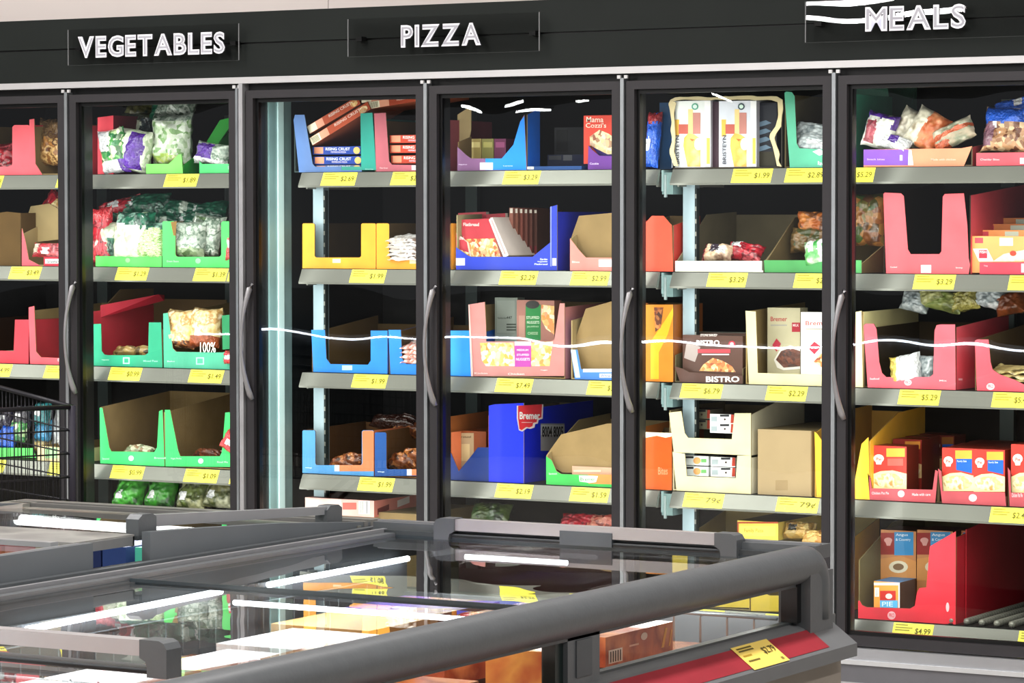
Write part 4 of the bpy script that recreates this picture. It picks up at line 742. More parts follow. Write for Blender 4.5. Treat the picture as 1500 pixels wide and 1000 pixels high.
# ---- sixth door, top
carton('pale green carton standing behind the purple and orange tray', 1, [(1236,243),(1238,124),(1300,124),(1312,243)], mat('#4f8a72',.6), .18, y=.585, inner=mat('#3f6a58',.7))
carton('purple and orange tray of snack bags on the top shelf', 1, [(1265,242),(1265,219),(1408,217),(1424,214),(1412,242)], '#f09a78', .36, side=mat('#a03a40',.6), inner=mat('#6a5a48',.8), hl=(.05,.06), hr=(.06,.10), hb=.06, dec=[('r',(1265,219,1331,242),'#8a5cc0'),('p',[(1331,219),(1335,219),(1338,242),(1330,242)],'#dfe8f4'),('t','Snack bites',(1270,232,1296,234.5),'#d8c4f0'),('t','Made with chicken',(1364,232,1400,235),'#fbd8c4'),('r',(1318,227,1322,235),'#f4f4f8')])
bag('purple rimmed white bag at the left of the purple and orange tray', 1290, 192, .21, .11, .12, .07, food(['#d8d8cc','#f0f0e6','#a8a898'],40,kind='n'), [(0,.86,1,1,PURF),(0,.4,.1,1,PURF),(.9,.6,1,1,PURF),(.15,.1,.45,.75,film('#b0505c'))], pitch=-.15, roll=.25, seed=120)
bag('white bag with purple print low in the tray', 1312, 210, .19, .11, .05, .05, WHF, [(.3,.3,.6,1,PURF)], pitch=-.5, roll=.3, seed=121)
bag('cream half of a bag in the middle of the tray', 1335, 188, .25, .11, .12, .06, food(['#cfc8b0','#e6e0cc','#a89a80'],40,kind='n'), roll=.5, seed=122)
bag('orange and cream bag standing tilted in the middle of the tray', 1358, 190, .22, .12, .13, .06, food(['#d88a5a','#c8622e','#e8a070'],40,kind='n'), [(0,0,.42,1,food(['#cfc8b0','#e6e0cc','#a89a80'],40,kind='n'))], roll=.5, seed=123)
bag('long bag of orange sticks slanting at the right of the tray', 1397, 197, .20, .15, .075, .06, food(['#b9a890','#8a9078','#dcd0bc'],40,kind='n'), [(.0,.45,1,.65,ORF),(0,0,.4,.35,ORF)], roll=-.42, pitch=-.2, seed=124)
carton('pink tray holding the blue pretzel bag, top right', 1, [(1430,240),(1430,224),(1560,222),(1560,240)], '#d8606c', .36, inner=PALEK, hl=(.04,.12), hr=(.04,.12), hb=.1, dec=[('t','Cheddar Bites',(1436,232,1464,235),'#f8ccd0'),('r',(1494,231,1506,240),'#f8f0f0')])
bag('bright blue bag of pretzel bites in the pink tray', 1478, 190, .21, .17, .15, .07, food(['#c89a72','#8a5a3a','#e8c8a0','#6a3a24'],60), [(0,.62,1,1,BLUEF),(0,.1,.25,.62,film('#8a6070')),(.22,.5,.3,.62,WHF)], roll=.05, seed=125)
bag('second blue bag crumpled on top of the pretzel bag', 1490, 160, .27, .16, .07, .06, BLUEF, [(.5,.5,.7,.9,WHF)], pitch=-.4, roll=-.2, seed=126)
# second shelf
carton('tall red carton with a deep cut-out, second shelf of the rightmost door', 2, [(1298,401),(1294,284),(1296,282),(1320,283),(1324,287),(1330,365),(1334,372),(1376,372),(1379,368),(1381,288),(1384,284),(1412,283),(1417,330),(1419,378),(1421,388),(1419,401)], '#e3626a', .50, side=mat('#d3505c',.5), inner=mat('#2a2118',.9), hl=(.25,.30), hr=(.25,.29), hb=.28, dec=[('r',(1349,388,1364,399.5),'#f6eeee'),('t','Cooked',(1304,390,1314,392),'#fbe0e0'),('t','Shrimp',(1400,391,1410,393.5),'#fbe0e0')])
carton('low pink tray of orange boxes at the right edge, second shelf', 2, [(1435,400),(1435,384),(1560,384),(1560,400)], '#c8485a', .40, inner=KRAFT_D, hl=(.035,.035), hr=(.035,.035), dec=[('t','Tray',(1441,388,1447,391),'#f4c0c8'),('r',(1496,386,1508,399),'#f4f0f2')])
for k in range(4):
    x0 = 1424+8*k; y0 = 346-9*k; Y = .185+.09*k
    D = [('r',(x0+4,y0+2,x0+16,y0+10),'#c8505c'),('r',(x0+40,y0+2,x0+60,y0+14),'#c9d4c4')]
    if k == 0: D += [('p',[(1425,364),(1446,364),(1456,383),(1434,383)],'#f7efe4'),('r',(1434,366,1446,378),'#c03a4c'),('t','FISH',(1435,367,1445,371),'#fbe8e8'),('p',[(1454,383),(1470,372),(1500,366),(1540,366),(1540,383)],food(['#f4d8b0','#fbeacc','#e8b070'],30,kind='n')),('o',(1484,371,5,4),'#c84a3a')]
    pack('orange and cream frozen fish box, %s row from the front' % ['first','second','third','last'][k], (x0,y0,1540,y0+38), Y, .08, '#f0a868' if k < 2 else '#d88a52', D, top='#e89a5a' if k < 3 else '#3a3450', z0=ROW[2]+.004, side='#e8a060', group='orange fish boxes')
# middle shelf
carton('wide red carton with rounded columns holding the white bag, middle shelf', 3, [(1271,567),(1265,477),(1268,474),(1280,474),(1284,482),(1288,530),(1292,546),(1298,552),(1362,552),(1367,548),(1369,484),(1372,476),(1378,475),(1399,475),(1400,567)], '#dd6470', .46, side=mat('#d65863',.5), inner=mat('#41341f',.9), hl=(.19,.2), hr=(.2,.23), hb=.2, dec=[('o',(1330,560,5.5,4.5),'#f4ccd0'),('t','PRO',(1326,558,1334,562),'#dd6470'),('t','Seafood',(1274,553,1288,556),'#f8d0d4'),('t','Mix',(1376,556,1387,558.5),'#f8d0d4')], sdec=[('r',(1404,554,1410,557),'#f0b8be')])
bag('bright white and yellow bag inside the wide red carton', 1327, 541, .20, .11, .10, .07, WHF, [(0,.0,.3,1,film('#e0c868'))], roll=-.2, seed=130)
bag('grey see-through bag at the right inside the wide red carton', 1358, 540, .24, .06, .09, .05, SILV, seed=131)
carton('red carton with a long sloping front at the right edge, middle shelf', 3, [(1431,571),(1428,499),(1432,497),(1448,497),(1451,530),(1454,541),(1464,548),(1486,556),(1500,563),(1560,566),(1560,574)], '#de5966', .46, side=RED, inner=KRAFT_D, hl=(.16,.2), hr=(.16,.2), hb=.19, dec=[('o',(1451,566,6,5),'#f6d4d8'),('t','PRO',(1447,563,1455,568),'#de5966')])
for k,(x,y,c,l) in enumerate(((1342,442,SILV,'silver crumpled bag lying above the wide red carton'),(1368,432,food(['#8a8a4a','#b8b87a','#5f6a3a'],30,kind='n'),'olive green bag top in the pile above the wide red carton'),(1385,441,food(['#7a8a3f','#a8ae6a','#4f5a2a'],30,kind='n'),'olive bag lower in the pile above the wide red carton'),(1415,440,film('#b8b060'),'yellowish upright bag in the pile on the middle shelf'),(1450,436,SILV,'silver bag at the right of the pile on the middle shelf'),(1480,445,food(['#5a2a14','#8a4a22','#3a1a0c'],30,kind='n'),'brown red bag at the right end of the pile on the middle shelf'))):
    bag(l, x, y, .36, .10+.03*(k == 2), .07, .06, c, pitch=-.4, roll=.2*(-1)**k, seed=132+k)
for k in range(3): bag('thin gold packet number %s in the sloping red carton' % ['one','two','three'][k], 1488, 541+6*k, .24, .16, .1, .012, food(['#a8905a','#d8c48a','#6a5a34'],40,kind='n'), pitch=-1.35, seed=140+k, group='thin gold packets')
# fourth shelf pot pies
def potpie(lab, x0, y0, x1, y1, Y, blue, dark=0, dep=.10, g='pot pie boxes', z0=None):
    w_ = x1-x0; h_ = y1-y0; rc = ['#cf4238', '#9a2c22', '#7a2418'][dark]  # dark picks print colours with back-row shade painted in
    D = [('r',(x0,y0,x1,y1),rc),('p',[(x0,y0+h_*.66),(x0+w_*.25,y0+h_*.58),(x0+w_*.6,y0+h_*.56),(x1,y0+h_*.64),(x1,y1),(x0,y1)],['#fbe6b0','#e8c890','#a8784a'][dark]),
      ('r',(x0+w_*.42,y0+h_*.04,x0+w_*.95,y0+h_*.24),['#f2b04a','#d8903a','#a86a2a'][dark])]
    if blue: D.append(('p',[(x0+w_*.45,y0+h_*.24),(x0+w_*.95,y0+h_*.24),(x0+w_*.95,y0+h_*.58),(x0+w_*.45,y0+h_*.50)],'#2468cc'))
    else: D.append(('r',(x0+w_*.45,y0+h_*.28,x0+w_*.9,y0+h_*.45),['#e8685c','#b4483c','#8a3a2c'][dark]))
    D += [('o',(x0+w_*.5,y0+h_*.80,w_*.46,h_*.17),PIE),('o',(x0+w_*.2,y0+h_*.28,w_*.15,h_*.1),'#f6ecdc'),('p',[(x0+w_*.08,y0+h_*.26),(x0+w_*.32,y0+h_*.26),(x0+w_*.27,y0+h_*.42),(x0+w_*.13,y0+h_*.42)],'#f6ecdc')]
    if dark == 0: D += [('t','Pie',(x0+w_*.13,y0+h_*.26,x0+w_*.27,y0+h_*.33),'#b02a2a')]
    if blue and dark == 0: D += [('t','Family Size',(x0+w_*.48,y0+h_*.27,x0+w_*.78,y0+h_*.33),'#dce8ff')]
    return pack(lab, (x0,y0,x1,y1), Y, dep, rc, D, top='#8a3020', side='#7a2a1c', z0=z0, group=g, name='pot_pie_box', cat='box')
carton('left red pot pie tray with a single front box', 4, [(1274,731),(1271,692),(1275,700),(1277,715),(1366,717),(1370,688),(1374,690),(1370,736)], '#b8545c', .46, side='#7a2a2c', inner=INDARK, hl=(.09,.09), hr=(.10,.10), hb=.08, dec=[('o',(1320,723,5,5),'#f0c8cc'),('t','Chicken Pot Pie',(1277,720,1302,724),'#f4ccd0'),('t','Made with care',(1336,722,1363,726),'#f4ccd0')], group='pot pie trays')
potpie('single bright pot pie box standing at the front of the left tray', 1277, 656-2, 1328, 716, .20, False, z0=ROW[4]+.004)
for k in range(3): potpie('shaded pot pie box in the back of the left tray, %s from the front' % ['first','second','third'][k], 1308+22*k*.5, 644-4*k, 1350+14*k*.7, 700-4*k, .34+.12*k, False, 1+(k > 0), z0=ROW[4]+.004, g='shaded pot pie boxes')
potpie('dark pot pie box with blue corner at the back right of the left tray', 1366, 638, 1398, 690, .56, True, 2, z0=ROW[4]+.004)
carton('middle pot pie tray holding two columns of boxes', 4, [(1380,736),(1374,686),(1379,690),(1381,719),(1472,721),(1474,741)], '#b8545c', .46, side='#8a3436', inner=INDARK, hl=(.1,.1), hr=(.03,.03), hb=.08, dec=[('o',(1425,729,6,5.5),'#f0c8cc')], group='pot pie trays')
for k in range(4):
    for j in range(2):
        potpie('pot pie box with blue panel, %s column, %s from the front of the middle tray' % (['left','right'][j], ['first','second','third','fourth'][k]), 1380+46*j+13*k, 657-3*k+2*j, 1426+46*j+13*k, 719-4*k+1*j, .19+.11*k, True, 0 if k == 0 else 1, z0=ROW[4]+.004, g='pot pie boxes in the middle tray')
carton('right pot pie tray cut by the edge of the photograph', 4, [(1479,741),(1476,684),(1480,690),(1481,721),(1560,724),(1560,745)], '#b8545c', .46, side='#8a3436', inner=INDARK, hl=(.1,.1), hr=(.1,.1), hb=.08, dec=[('t','Chicken Pot Pie',(1482,722,1498,728),'#f4ccd0')], group='pot pie trays')
potpie('bright pot pie box in the tray at the right edge', 1481, 652, 1530, 722, .19, True, z0=ROW[4]+.004)
# lowest shelf
carton('bright red carton with a low curved front and tall right side, lowest shelf', 5, [(1257,907),(1257,880),(1259,879),(1263,886),(1270,889),(1333,891),(1340,887),(1343,868),(1347,861),(1357,860),(1362,800),(1400,778),(1400,912)], '#e03c4a', .55, side=mat('#c02a38',.5), inner=mat('#6a5f3c',.8), hl=(.19,.29,.30), hr=(.28,.32), hb=.28, dec=[('o',(1306,901,6,6),'#f6c4ca'),('t','PRO',(1302,898,1310,904),'#e03c4a'),('o',(1388,889,2.5,7),'#f6c4ca')])
potpie2 = [('left',1290,1342),('right',1343,1396)]
for j,(l,x0,x1) in enumerate(potpie2):
    pack('large beef pie box with light blue panel, %s one in the bright red carton' % l, (x0,778,x1,880), .34, .15, '#c98a5a', [('r',(x0,780,x0+20,812),'#9a2f2a'),('r',(x0+20,779,x1-4,813),'#3f92c8'),('t','Angus',(x0+22,781,x1-12,786),'#e4f2fa'),('t','& Country',(x0+22,788,x1-8,793),'#e4f2fa'),('o',(x0+11,791,6,4),'#d8a098'),('p',[(x0+6,791),(x0+17,791),(x0+14,799),(x0+9,799)],'#d8a098'),('p',[(x0,818),(x0+30,814),(x1,822),(x1,850),(x0,850)],'#d8985a'),('o',(x0+26,830,14,9),'#e8dcc0'),('o',(x0+26,830,8,5),'#8a6a4a')], top='#6a3428', side='#6a3428', z0=ROW[5]+.004)
pack('small pie box lying end-on at the front of the bright red carton', (1280,853,1318,891), .20, .30, '#f0a048', [('r',(1280,853,1318,857),'#f4e4d8'),('r',(1289,865,1312,879),'#c8342c'),('r',(1289,879,1315,890),'#5fb4e4'),('o',(1302,873,5,4),'#f6dcd4'),('bars',(1282,861,1287,873),4),('t','PIE',(1292,881,1308,888),'#d8f0fc'),('p',[(1316,856),(1318,857),(1318,890),(1316,890)],'#dfe8f0')], top='#3f86c0', side='#5a3a28', z0=ROW[5]+.004)
pack('box with a dark blue panel between the red carton and its neighbour', (1408,778,1430,850), .36, .15, '#c8703a', [('r',(1411,780,1424,806),'#2a62b8'),('r',(1408,782,1411,840),'#c8a04a')], z0=ROW[5]+.06, side='#a0282e')
h = MB(); xs = at(1424,905,.30).x
h.prism([(xs,.24,ROW[5]),(xs,.78,ROW[5]),(xs,.78,ROW[5]+.34),(xs,.24,ROW[5]+.30)], (.004,0,0), mat('#a8222e',.5)); tag(h.build('divider_panel'), 'dark red upright divider panel left of the roller track', 'divider')
t = thing('roller_track', 'black ribbed roller track of parallel chains on the lowest shelf', 'roller track', (at(1450,905,.18).x, .4, ROW[5]))
for k in range(5):
    xr = at(1392+22*k, 906, .16).x; h = MB()
    h.box(xr-.006, xr+.006, .16, .78, ROW[5], ROW[5]+.004, BLACK)
    pts = []; rr2 = []
    for q in range(90):
        pts.append((xr, .165+q*.0068, ROW[5]+.012)); rr2.append(.0115 if q % 3 else .004)
    h.tube(pts, rr2, mat('#8a8a80', .3, .2), n=8); h.build('roller_chain', t)
h = MB(); h.box(at(1385,906,.16).x, at(1500,906,.16).x, .16, .79, ROW[5]-.0005, ROW[5]+.001, BLACK); h.build('track_bed', t)
# ------------------------------------------------------------------ island freezers
XL, XR, YE, YN = .97, 2.07, -2.90, -6.8
ISL = 'island chest freezers'
BODY = mat('#8a837a', .5, var=.06); LINER = mat('#858b90', .4, var=.05)
A = thing('chest_freezer', 'grey island freezer with a thick rounded rim, side windows and red price strip', 'freezer', (1.5, -4.8, 0), ISL)
h = MB(); h.box(.92, 2.10, YN, YE-.03, 0, .10, mat('#2a2a2a',.6)); h.build('plinth', A)
h = MB(); h.box(2.06, 2.11, YN, YE-.075, .10, .65, BODY); h.build('outer_side', A)
h = MB(); h.box(.93, 2.06, YE-.05, YE-.01, .10, .70, BODY); h.build('end_wall', A)
h = MB(); h.box(.97, 2.05, YN, YE-.06, .12, .16, LINER); h.box(.955, .985, YN, YE-.06, .16, .80, LINER); h.box(2.03, 2.06, YN, YE-.06, .16, .70, LINER); h.box(.985, 2.03, YE-.075, YE-.05, .16, .72, LINER); h.build('liner', A)
h = MB(); pr = [(2.055,.700),(2.055,.735),(2.095,.722),(2.155,.678),(2.155,.650),(2.10,.640)]
h.prism([(x, YE-.09, z) for x, z in pr], (0, YN-YE+.08, 0), mat('#6a6c6e',.45,var=.05)); h.box(2.05, 2.09, YE-.09, YE-.06, .64, .735, GREY); h.build('ledge', A)
def sl(f, y, o=.0012):   # point on the sloping ledge face, f from 0 (top) to 1 (bottom)
    return Vector((2.096+.056*f, y, .7215-.0415*f))+Vector((.6, 0, .8))*o
h = MB(); h.add([sl(.08,-3.12), sl(.92,-3.12), sl(.92,YN), sl(.08,YN)], [[0,3,2,1]], mat('#962d38',.55,var=.15)); h.build('red_price_strip', A)
t = MB(); o = -.0; P0, P1, P2, P3 = sl(1.0,-3.50,.0024), sl(1.0,-3.33,.0024), sl(.02,-3.33,.0024), sl(.02,-3.50,.0024)
t.add([P0,P1,P2,P3], [[0,1,2,3]], mat('#ecd06a',.4,var=.03))
def pq(u, v, o=.0032): return sl(1-v, -3.50+.17*u, o)
for k,(l,v) in enumerate(((.40,.86),(.40,.76),(.22,.56),(.30,.34))):
    t.add([pq(.08,v-.03),pq(.08+l,v-.03),pq(.08+l,v+.03),pq(.08,v+.03)], [[0,1,2,3]], '#6a5f2a' if k != 2 else '#b0902a')
put_text(t, '$2.79', pq(.62,.42,.0034), pq(.95,.42,.0034), pq(.62,.72,.0034), '#4a4420', .01)
t.add([pq(.86,.1),pq(.92,.1),pq(.92,.2),pq(.86,.2)], [[0,1,2,3]], '#8a7a3a')
tag(t.build('price_tag'), 'pale yellow price tag reading $2.79 on the red strip of the island freezer', 'price tag')
# rounded rim
def rim_path():
    P = [(2.075, YN, .856)]+[(2.075, YN+(k+1)*(YE-.20-YN)/12, .856) for k in range(12)]
    for k in range(1, 7):
        q = math.pi/2*k/6; P.append((2.075, YE-.20+.045*math.sin(q), .856-.045*(1-math.cos(q))))
    P.append((2.075, YE-.155, .735)); return P
h = MB(); h.tube(rim_path(), .040, GREY, n=20, rz=.040); h.build('rounded_rim', A)
h = MB(); h.box(2.035, 2.11, YE-.235, YE-.118, .70, .84, GREY); h.box(2.05, 2.088, YE-.255, YE-.235, .735, .82, BLACK); h.build('corner_post', A)
for y in (-4.19, -5.6):
    h = MB(); h.box(2.045, 2.085, y+.03, y+.155, .70, .83, GREY); h.box(2.046, 2.075, y, y+.03, .70, .83, mat('#14201f',.3)); h.box(2.085, 2.088, y+.06, y+.12, .74, .81, mat('#4f5356',.45)); h.build('window_post', A)
h = MB(); h.box(2.05, 2.07, YN, YE-.1, .722, .735, mat('#3a3f40',.4)); h.box(2.045, 2.085, YN, YE-.1, .812, .83, GREY); h.build('window_frame', A)
for y0, y1 in ((YE-.255, -4.035), (-4.19, -5.445), (-5.6, YN)):
    h = MB(); h.add([(2.062,y1,.73),(2.062,y0,.73),(2.062,y0,.82),(2.062,y1,.82)], [[0,1,2,3]], G_SIDE); h.build('side_window', A)
h = MB(); h.add([(.98,YE-.03,.72),(2.03,YE-.03,.72),(2.03,YE-.03,.85),(.98,YE-.03,.85)], [[0,1,2,3]], G_SIDE); h.build('end_window', A)
h = MB(); h.box(.90, 2.05, YE-.075, YE, .852, .882, GREY); h.box(.90, 2.05, YE-.055, YE-.045, .882, .886, GREY_L); h.box(.90, 2.05, YE-.09, YE-.075, .846, .866, GREY_D); h.build('end_rail', A)
h = MB(); h.box(.862, .975, YN, YE, .80, .850, GREY_D); h.box(.862, .884, YN, YE, .850, .866, GREY); h.box(.892, .925, YN, YE, .850, .858, GREY); h.box(.928, .940, YN, YE, .850, .868, GREY_L); h.box(.944, .972, YN, YE, .850, .860, GREY); h.build('centre_beam', A)
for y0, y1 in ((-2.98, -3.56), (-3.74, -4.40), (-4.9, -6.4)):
    h = MB(); h.tube([(1.0,y0,.800),(1.0,y1,.792 if y1 < -4 else .796)], .007, emis('#f4f8ff', 9), n=8); h.build('light_streak_tube', A)
for y, x0, x1, z in ((-3.00, 1.17, 1.44, .815), (-3.72, 1.02, 1.80, .775)):  # the longer cross tube is added in place of reflected ceiling light
    h = MB(); h.tube([(x0,y,z),(x1,y,z)], .006, emis('#f4f8ff', 7), n=8); h.build('light_streak_tube', A)
# wire basket divider, wires along the far end
h = MB(); WIRE = mat('#9aa1a6', .35, .4)
for x0, x1, y in ((1.50, 2.02, -3.11), (1.0, 2.02, -4.62)):
    h.tube([(x0,y,.735),(x1,y,.735)], .004, WIRE, n=6); h.tube([(x0,y,.665),(x1,y,.665)], .003, WIRE, n=6)
    n = int((x1-x0)/.065)
    for k in range(n+1):
        x = x0+.01+k*.065; h.tube([(x,y+.012,.738),(x,y,.728),(x,y,.50)], .003, WIRE, n=6)
h.build('wire_basket', A)
h = MB()
for k in range(60):
    y = -3.1-k*.06; h.tube([(1.0,y,.62),(1.0,y,.762)], .002, WIRE, n=5)
h.tube([(1.0,-3.1,.76),(1.0,-6.7,.76)], .003, WIRE, n=6); h.build('wire_basket', A)
# lids
def lid(z, y0, y1, hy, hx0, hx1, hz, capname=True, edge_far=False):
    h = MB(); h.add([(.975,y0,z),(2.036,y0,z),(2.036,y1,z),(.975,y1,z)], [[0,1,2,3]], G_LID); L_ = h.build('glass_lid', A)
    h = MB(); h.box(.975, 2.036, y1-.012, y1, z-.006, z+.004, mat('#343c40',.25)); h.build('lid_edge', L_)
    h = MB(); h.box(.975, 2.036, y0, y0+.006, z-.004, z+.003, mat('#343c40',.25)); h.build('lid_edge', L_)
    h = MB(); h.box(hx0+.045, hx1-.045, hy-.012, hy+.018, z+hz-.026, z+hz, mat('#a5a3a5',.35,.3,.04)); h.build('handle_bar', L_)
    h = MB(); h.box(hx0+.045, hx1-.045, hy-.008, hy+.03, z+.004, z+.014, GREY); h.box(hx0+.045, hx1-.045, hy-.012, hy-.008, z+.006, z+.010, BLACK); h.build('handle_base', L_)
    for s, x in ((0, hx0), (1, hx1)):
        h = MB(); sx = 1 if s == 0 else -1
        pr = [(x, z), (x, z+hz-.012), (x+sx*.006, z+hz-.002), (x+sx*.016, z+hz+.002), (x+sx*.055, z+hz+.002), (x+sx*.055, z+hz-.028), (x+sx*.043, z+hz-.034), (x+sx*.040, z+hz-.044), (x+sx*.040, z)]
        h.prism([(a, hy-.018, b) for a, b in pr][::sx], (0, .042, 0), GREY); h.build('handle_end', L_)
    return L_
L1 = lid(.852, -4.03, YE-.08, -2.985, 1.085, 1.87, .048)
h = MB(); h.box(1.42, 1.555, -3.0, -2.945, .856, .888, mat('#4f565c',.4)); h.build('handle_clip', L1)
L2 = lid(.846, YN, -4.0, -5.10, 1.10, 1.865, .060)

# ---- second island freezer, behind on the left
B = thing('chest_freezer', 'grey island freezer at the left with raised sloping lid frames, behind the nearer one', 'freezer', (.32, -4.8, 0), ISL)
h = MB(); h.box(-.20, .86, YN, YE-.03, 0, .10, mat('#2a2a2a',.6)); h.build('plinth', B)
h = MB(); h.box(-.22, -.18, YN, YE-.01, .10, .84, BODY); h.build('outer_side', B)
h = MB(); h.box(-.18, .86, YE-.05, YE-.01, .10, .84, BODY); h.build('end_wall', B)
h = MB(); h.box(-.18, .84, YN, YE-.06, .12, .16, LINER); h.box(.835, .85, YN, YE-.06, .16, .80, LINER); h.box(-.18, -.165, YN, YE-.06, .16, .84, LINER); h.build('liner', B)
h = MB(); h.box(-.22, .86, YE-.02, YE+.02, .845, .880, mat('#6f6f6c',.4)); h.box(-.22, .86, YE-.05, YE-.035, .845, .878, mat('#6a6a68',.4)); h.box(-.22, .86, YE-.08, YE-.065, .842, .870, mat('#77776f',.4)); h.box(-.22, .86, YE-.09, YE, .835, .850, GREY_D); h.build('end_rail', B)
h = MB(); h.box(-.235, -.15, YN, YE, .84, .878, mat('#84847e',.4)); h.build('side_rail', B)
h = MB(); h.box(.79, .859, YN, YE, .80, .848, mat('#1c1f21',.4))
for k in range(3): h.box(.795+.02*k, .803+.02*k, YN, YE, .848, .856, mat('#34383b',.35))
h.build('lid_track', B)
h = MB(); h.tube([(-.165,-2.985,.838),(.78,-2.985,.830)], .014, emis('#ffffff', 9), n=8); h.build('light_streak_tube', B)  # tube added in place of a bright reflection in the lid glass
# far lid with sloping cheeks
h = MB(); 
h.add([(-.15,-3.80,.915),(.84,-3.80,.915),(.84,-2.99,.868),(-.15,-2.99,.868)], [[0,1,2,3]], G_LID); LB = h.build('glass_lid', B)
for x in (.835, -.18):
    h = MB(); h.prism([(x,-3.80,.861),(x,-2.73-.17,.866),(x,-2.73-.17,.873),(x,-3.30,.903),(x,-3.60,.918),(x,-3.80,.926)], (.022,0,0), mat('#5d6266',.42,var=.05)); h.build('lid_cheek', LB)
h = MB(); pts = [(.80,-3.74,.952),(.80,-3.40,.938),(.80,-2.99,.912)]
h.prism([(.79,-3.74,.930),(.79,-3.0,.898),(.79,-3.0,.916),(.79,-3.74,.956)], (.022,0,0), mat('#85878a',.38,.1,.05)); h.build('handle_bar', LB)
for y, z0, z1 in ((-3.76,.905,.960),(-3.02,.872,.921)):
    h = MB(); h.prism([(.785,y-.03,z0),(.785,y+.035,z0),(.785,y+.035,z1-.008),(.785,y+.02,z1),(.785,y-.015,z1),(.785,y-.03,z1-.01)], (.034,0,0), GREY); h.build('handle_end', LB)
# near lid: level cheek, wide grey handle plate
h = MB(); h.add([(-.15,YN,.912),(.82,YN,.912),(.82,-4.0,.912),(-.15,-4.0,.912)], [[0,1,2,3]], G_LID); LC = h.build('glass_lid', B)
for x in (.835, -.18):
    h = MB(); h.box(x, x+.022, YN, -4.0, .860, .920, mat('#5d6266',.42,var=.05)); h.box(x-.02, x, YN, -4.0, .908, .918, mat('#7d8082',.4)); h.build('lid_cheek', LC)
h = MB(); h.prism([(.80,-3.995,.910),(.815,-3.80,.912),(-.15,-3.80,.912),(-.15,-3.995,.910)], (0,0,.007), food(['#6a6a68','#8f8f8b','#7a7a78'],9,kind='n',rough=.45,bump=0,coat=0)); h.box(-.15, .815, -3.805, -3.80, .893, .915, mat('#6d6f70',.4)); h.box(.810, .815, -3.97, -3.80, .895, .915, mat('#6d6f70',.4)); h.build('handle_plate', LC)
h = MB(); h.box(.33, .38, -4.16, -4.10, .912, .955, GREY_D); h.build('handle_end', LC)
h = MB(); h.box(-.1, .80, -4.07, -4.045, .913, .924, mat('#8a8c8e',.35)); h.build('lid_edge', LC)

# goods in the islands
rs = random.Random(7)
def gbox(lab, x, y, z, dx, dy, dz, col, side=None, top=None, name='food_box', cat='box', group=None, yaw=0, extra=None):
    h = MB(); h.box(x-dx/2, x+dx/2, y-dy/2, y+dy/2, z, z+dz, col, top=top, right=side)
    if extra: extra(h, x, y, z, dx, dy, dz)
    o = h.build(name); o.rotation_euler = (0, 0, yaw); return tag(o, lab, cat, group)
OB = food(['#b4532c','#c96a3c','#a04524','#d88a55'], 14, kind='n', rough=.3); OB2 = food(['#c8743c','#e0a050','#b4532c'], 14, kind='n', rough=.3); TB = food(['#8a4a34','#a86a4c','#7a3d2a'], 12, kind='n', rough=.25)
def ribbon(h, x, y, z, dx, dy, dz):
    xs = x+dx/2+.0008
    def f(v, w): return (xs, y-dy/2+dy*v, z+dz*w)
    for P in ([(.66,.75),(.74,.80),(.80,.5),(.88,.85),(.92,.80),(.83,.42),(.9,.12),(.85,.10),(.79,.38),(.7,.60)], [(.55,.3),(.66,.55),(.72,.38),(.66,.3)]):
        h.add([f(*p) for p in P], [list(range(len(P)))], '#e8b45c')
    e = [f(.3+.06*math.cos(2*math.pi*i/12), .78+.12*math.sin(2*math.pi*i/12)) for i in range(12)]; h.add(e, [list(range(12))], '#f0e6da')
    h.add([f(.2,.46), f(.44,.46), f(.44,.52), f(.2,.52)], [[0,1,2,3]], '#e8a888')
def barside(h, x, y, z, dx, dy, dz):
    xs = x+dx/2+.0008
    def f(v, w): return (xs, y-dy/2+dy*v, z+dz*w)
    h.add([f(.04,.1), f(.24,.1), f(.24,.55), f(.04,.55)], [[0,1,2,3]], '#f4efe8')
    for k in range(5): h.add([(xs+.0006, y-dy/2+dy*(.06+.035*k), z+dz*.14), (xs+.0006, y-dy/2+dy*(.075+.035*k), z+dz*.14), (xs+.0006, y-dy/2+dy*(.075+.035*k), z+dz*.5), (xs+.0006, y-dy/2+dy*(.06+.035*k), z+dz*.5)], [[0,1,2,3]], '#333333')
    e = [f(.56+.05*math.cos(2*math.pi*i/12), .74+.13*math.sin(2*math.pi*i/12)) for i in range(12)]; h.add(e, [list(range(12))], '#f4e8dc')
    h.add([f(.34,.5), f(.48,.5), f(.48,.56), f(.34,.56)], [[0,1,2,3]], '#f0c8b0')
    for P in ([(.82,.2),(.88,.85),(.91,.83),(.86,.2)], [(.93,.2),(.97,.75),(.985,.72),(.95,.2)]): h.add([f(*p) for p in P], [list(range(len(P)))], '#e8b45c')
ig = 'large flat cartons forming the base layer in the island freezer'
n = 0
for i in range(3):
    for j in range(9):
        y = -3.3-.385*j; x = 1.19+.335*i
        gbox('large brown flat carton lying in the base layer of the nearer island freezer', x, y, .16, .325, .37, .50+.012*((i*2+j) % 3), TB, top=food(['#b06a48','#c98a62','#8f4f36','#dba67a'],10,kind='n',rough=.25), group=ig, name='cardboard_box'); n += 1
zt_ = .672
gbox('orange box with barcode and gold ribbon seen through the right island window', 1.83, -3.50, .686, .12, .30, .062, OB, name='food_box', extra=barside)
gbox('orange box lying behind the barcode box in the island freezer', 1.60, -3.52, .686, .18, .26, .06, OB2, extra=ribbon)
gbox('orange and yellow box with white oval nearest the middle window post', 1.86, -3.86, .686, .13, .26, .075, OB2, extra=ribbon, yaw=.12)
gbox('brown box with gold ribbon beside the middle window post, inside', 1.67, -3.88, .686, .16, .28, .085, OB, extra=ribbon, yaw=-.1)
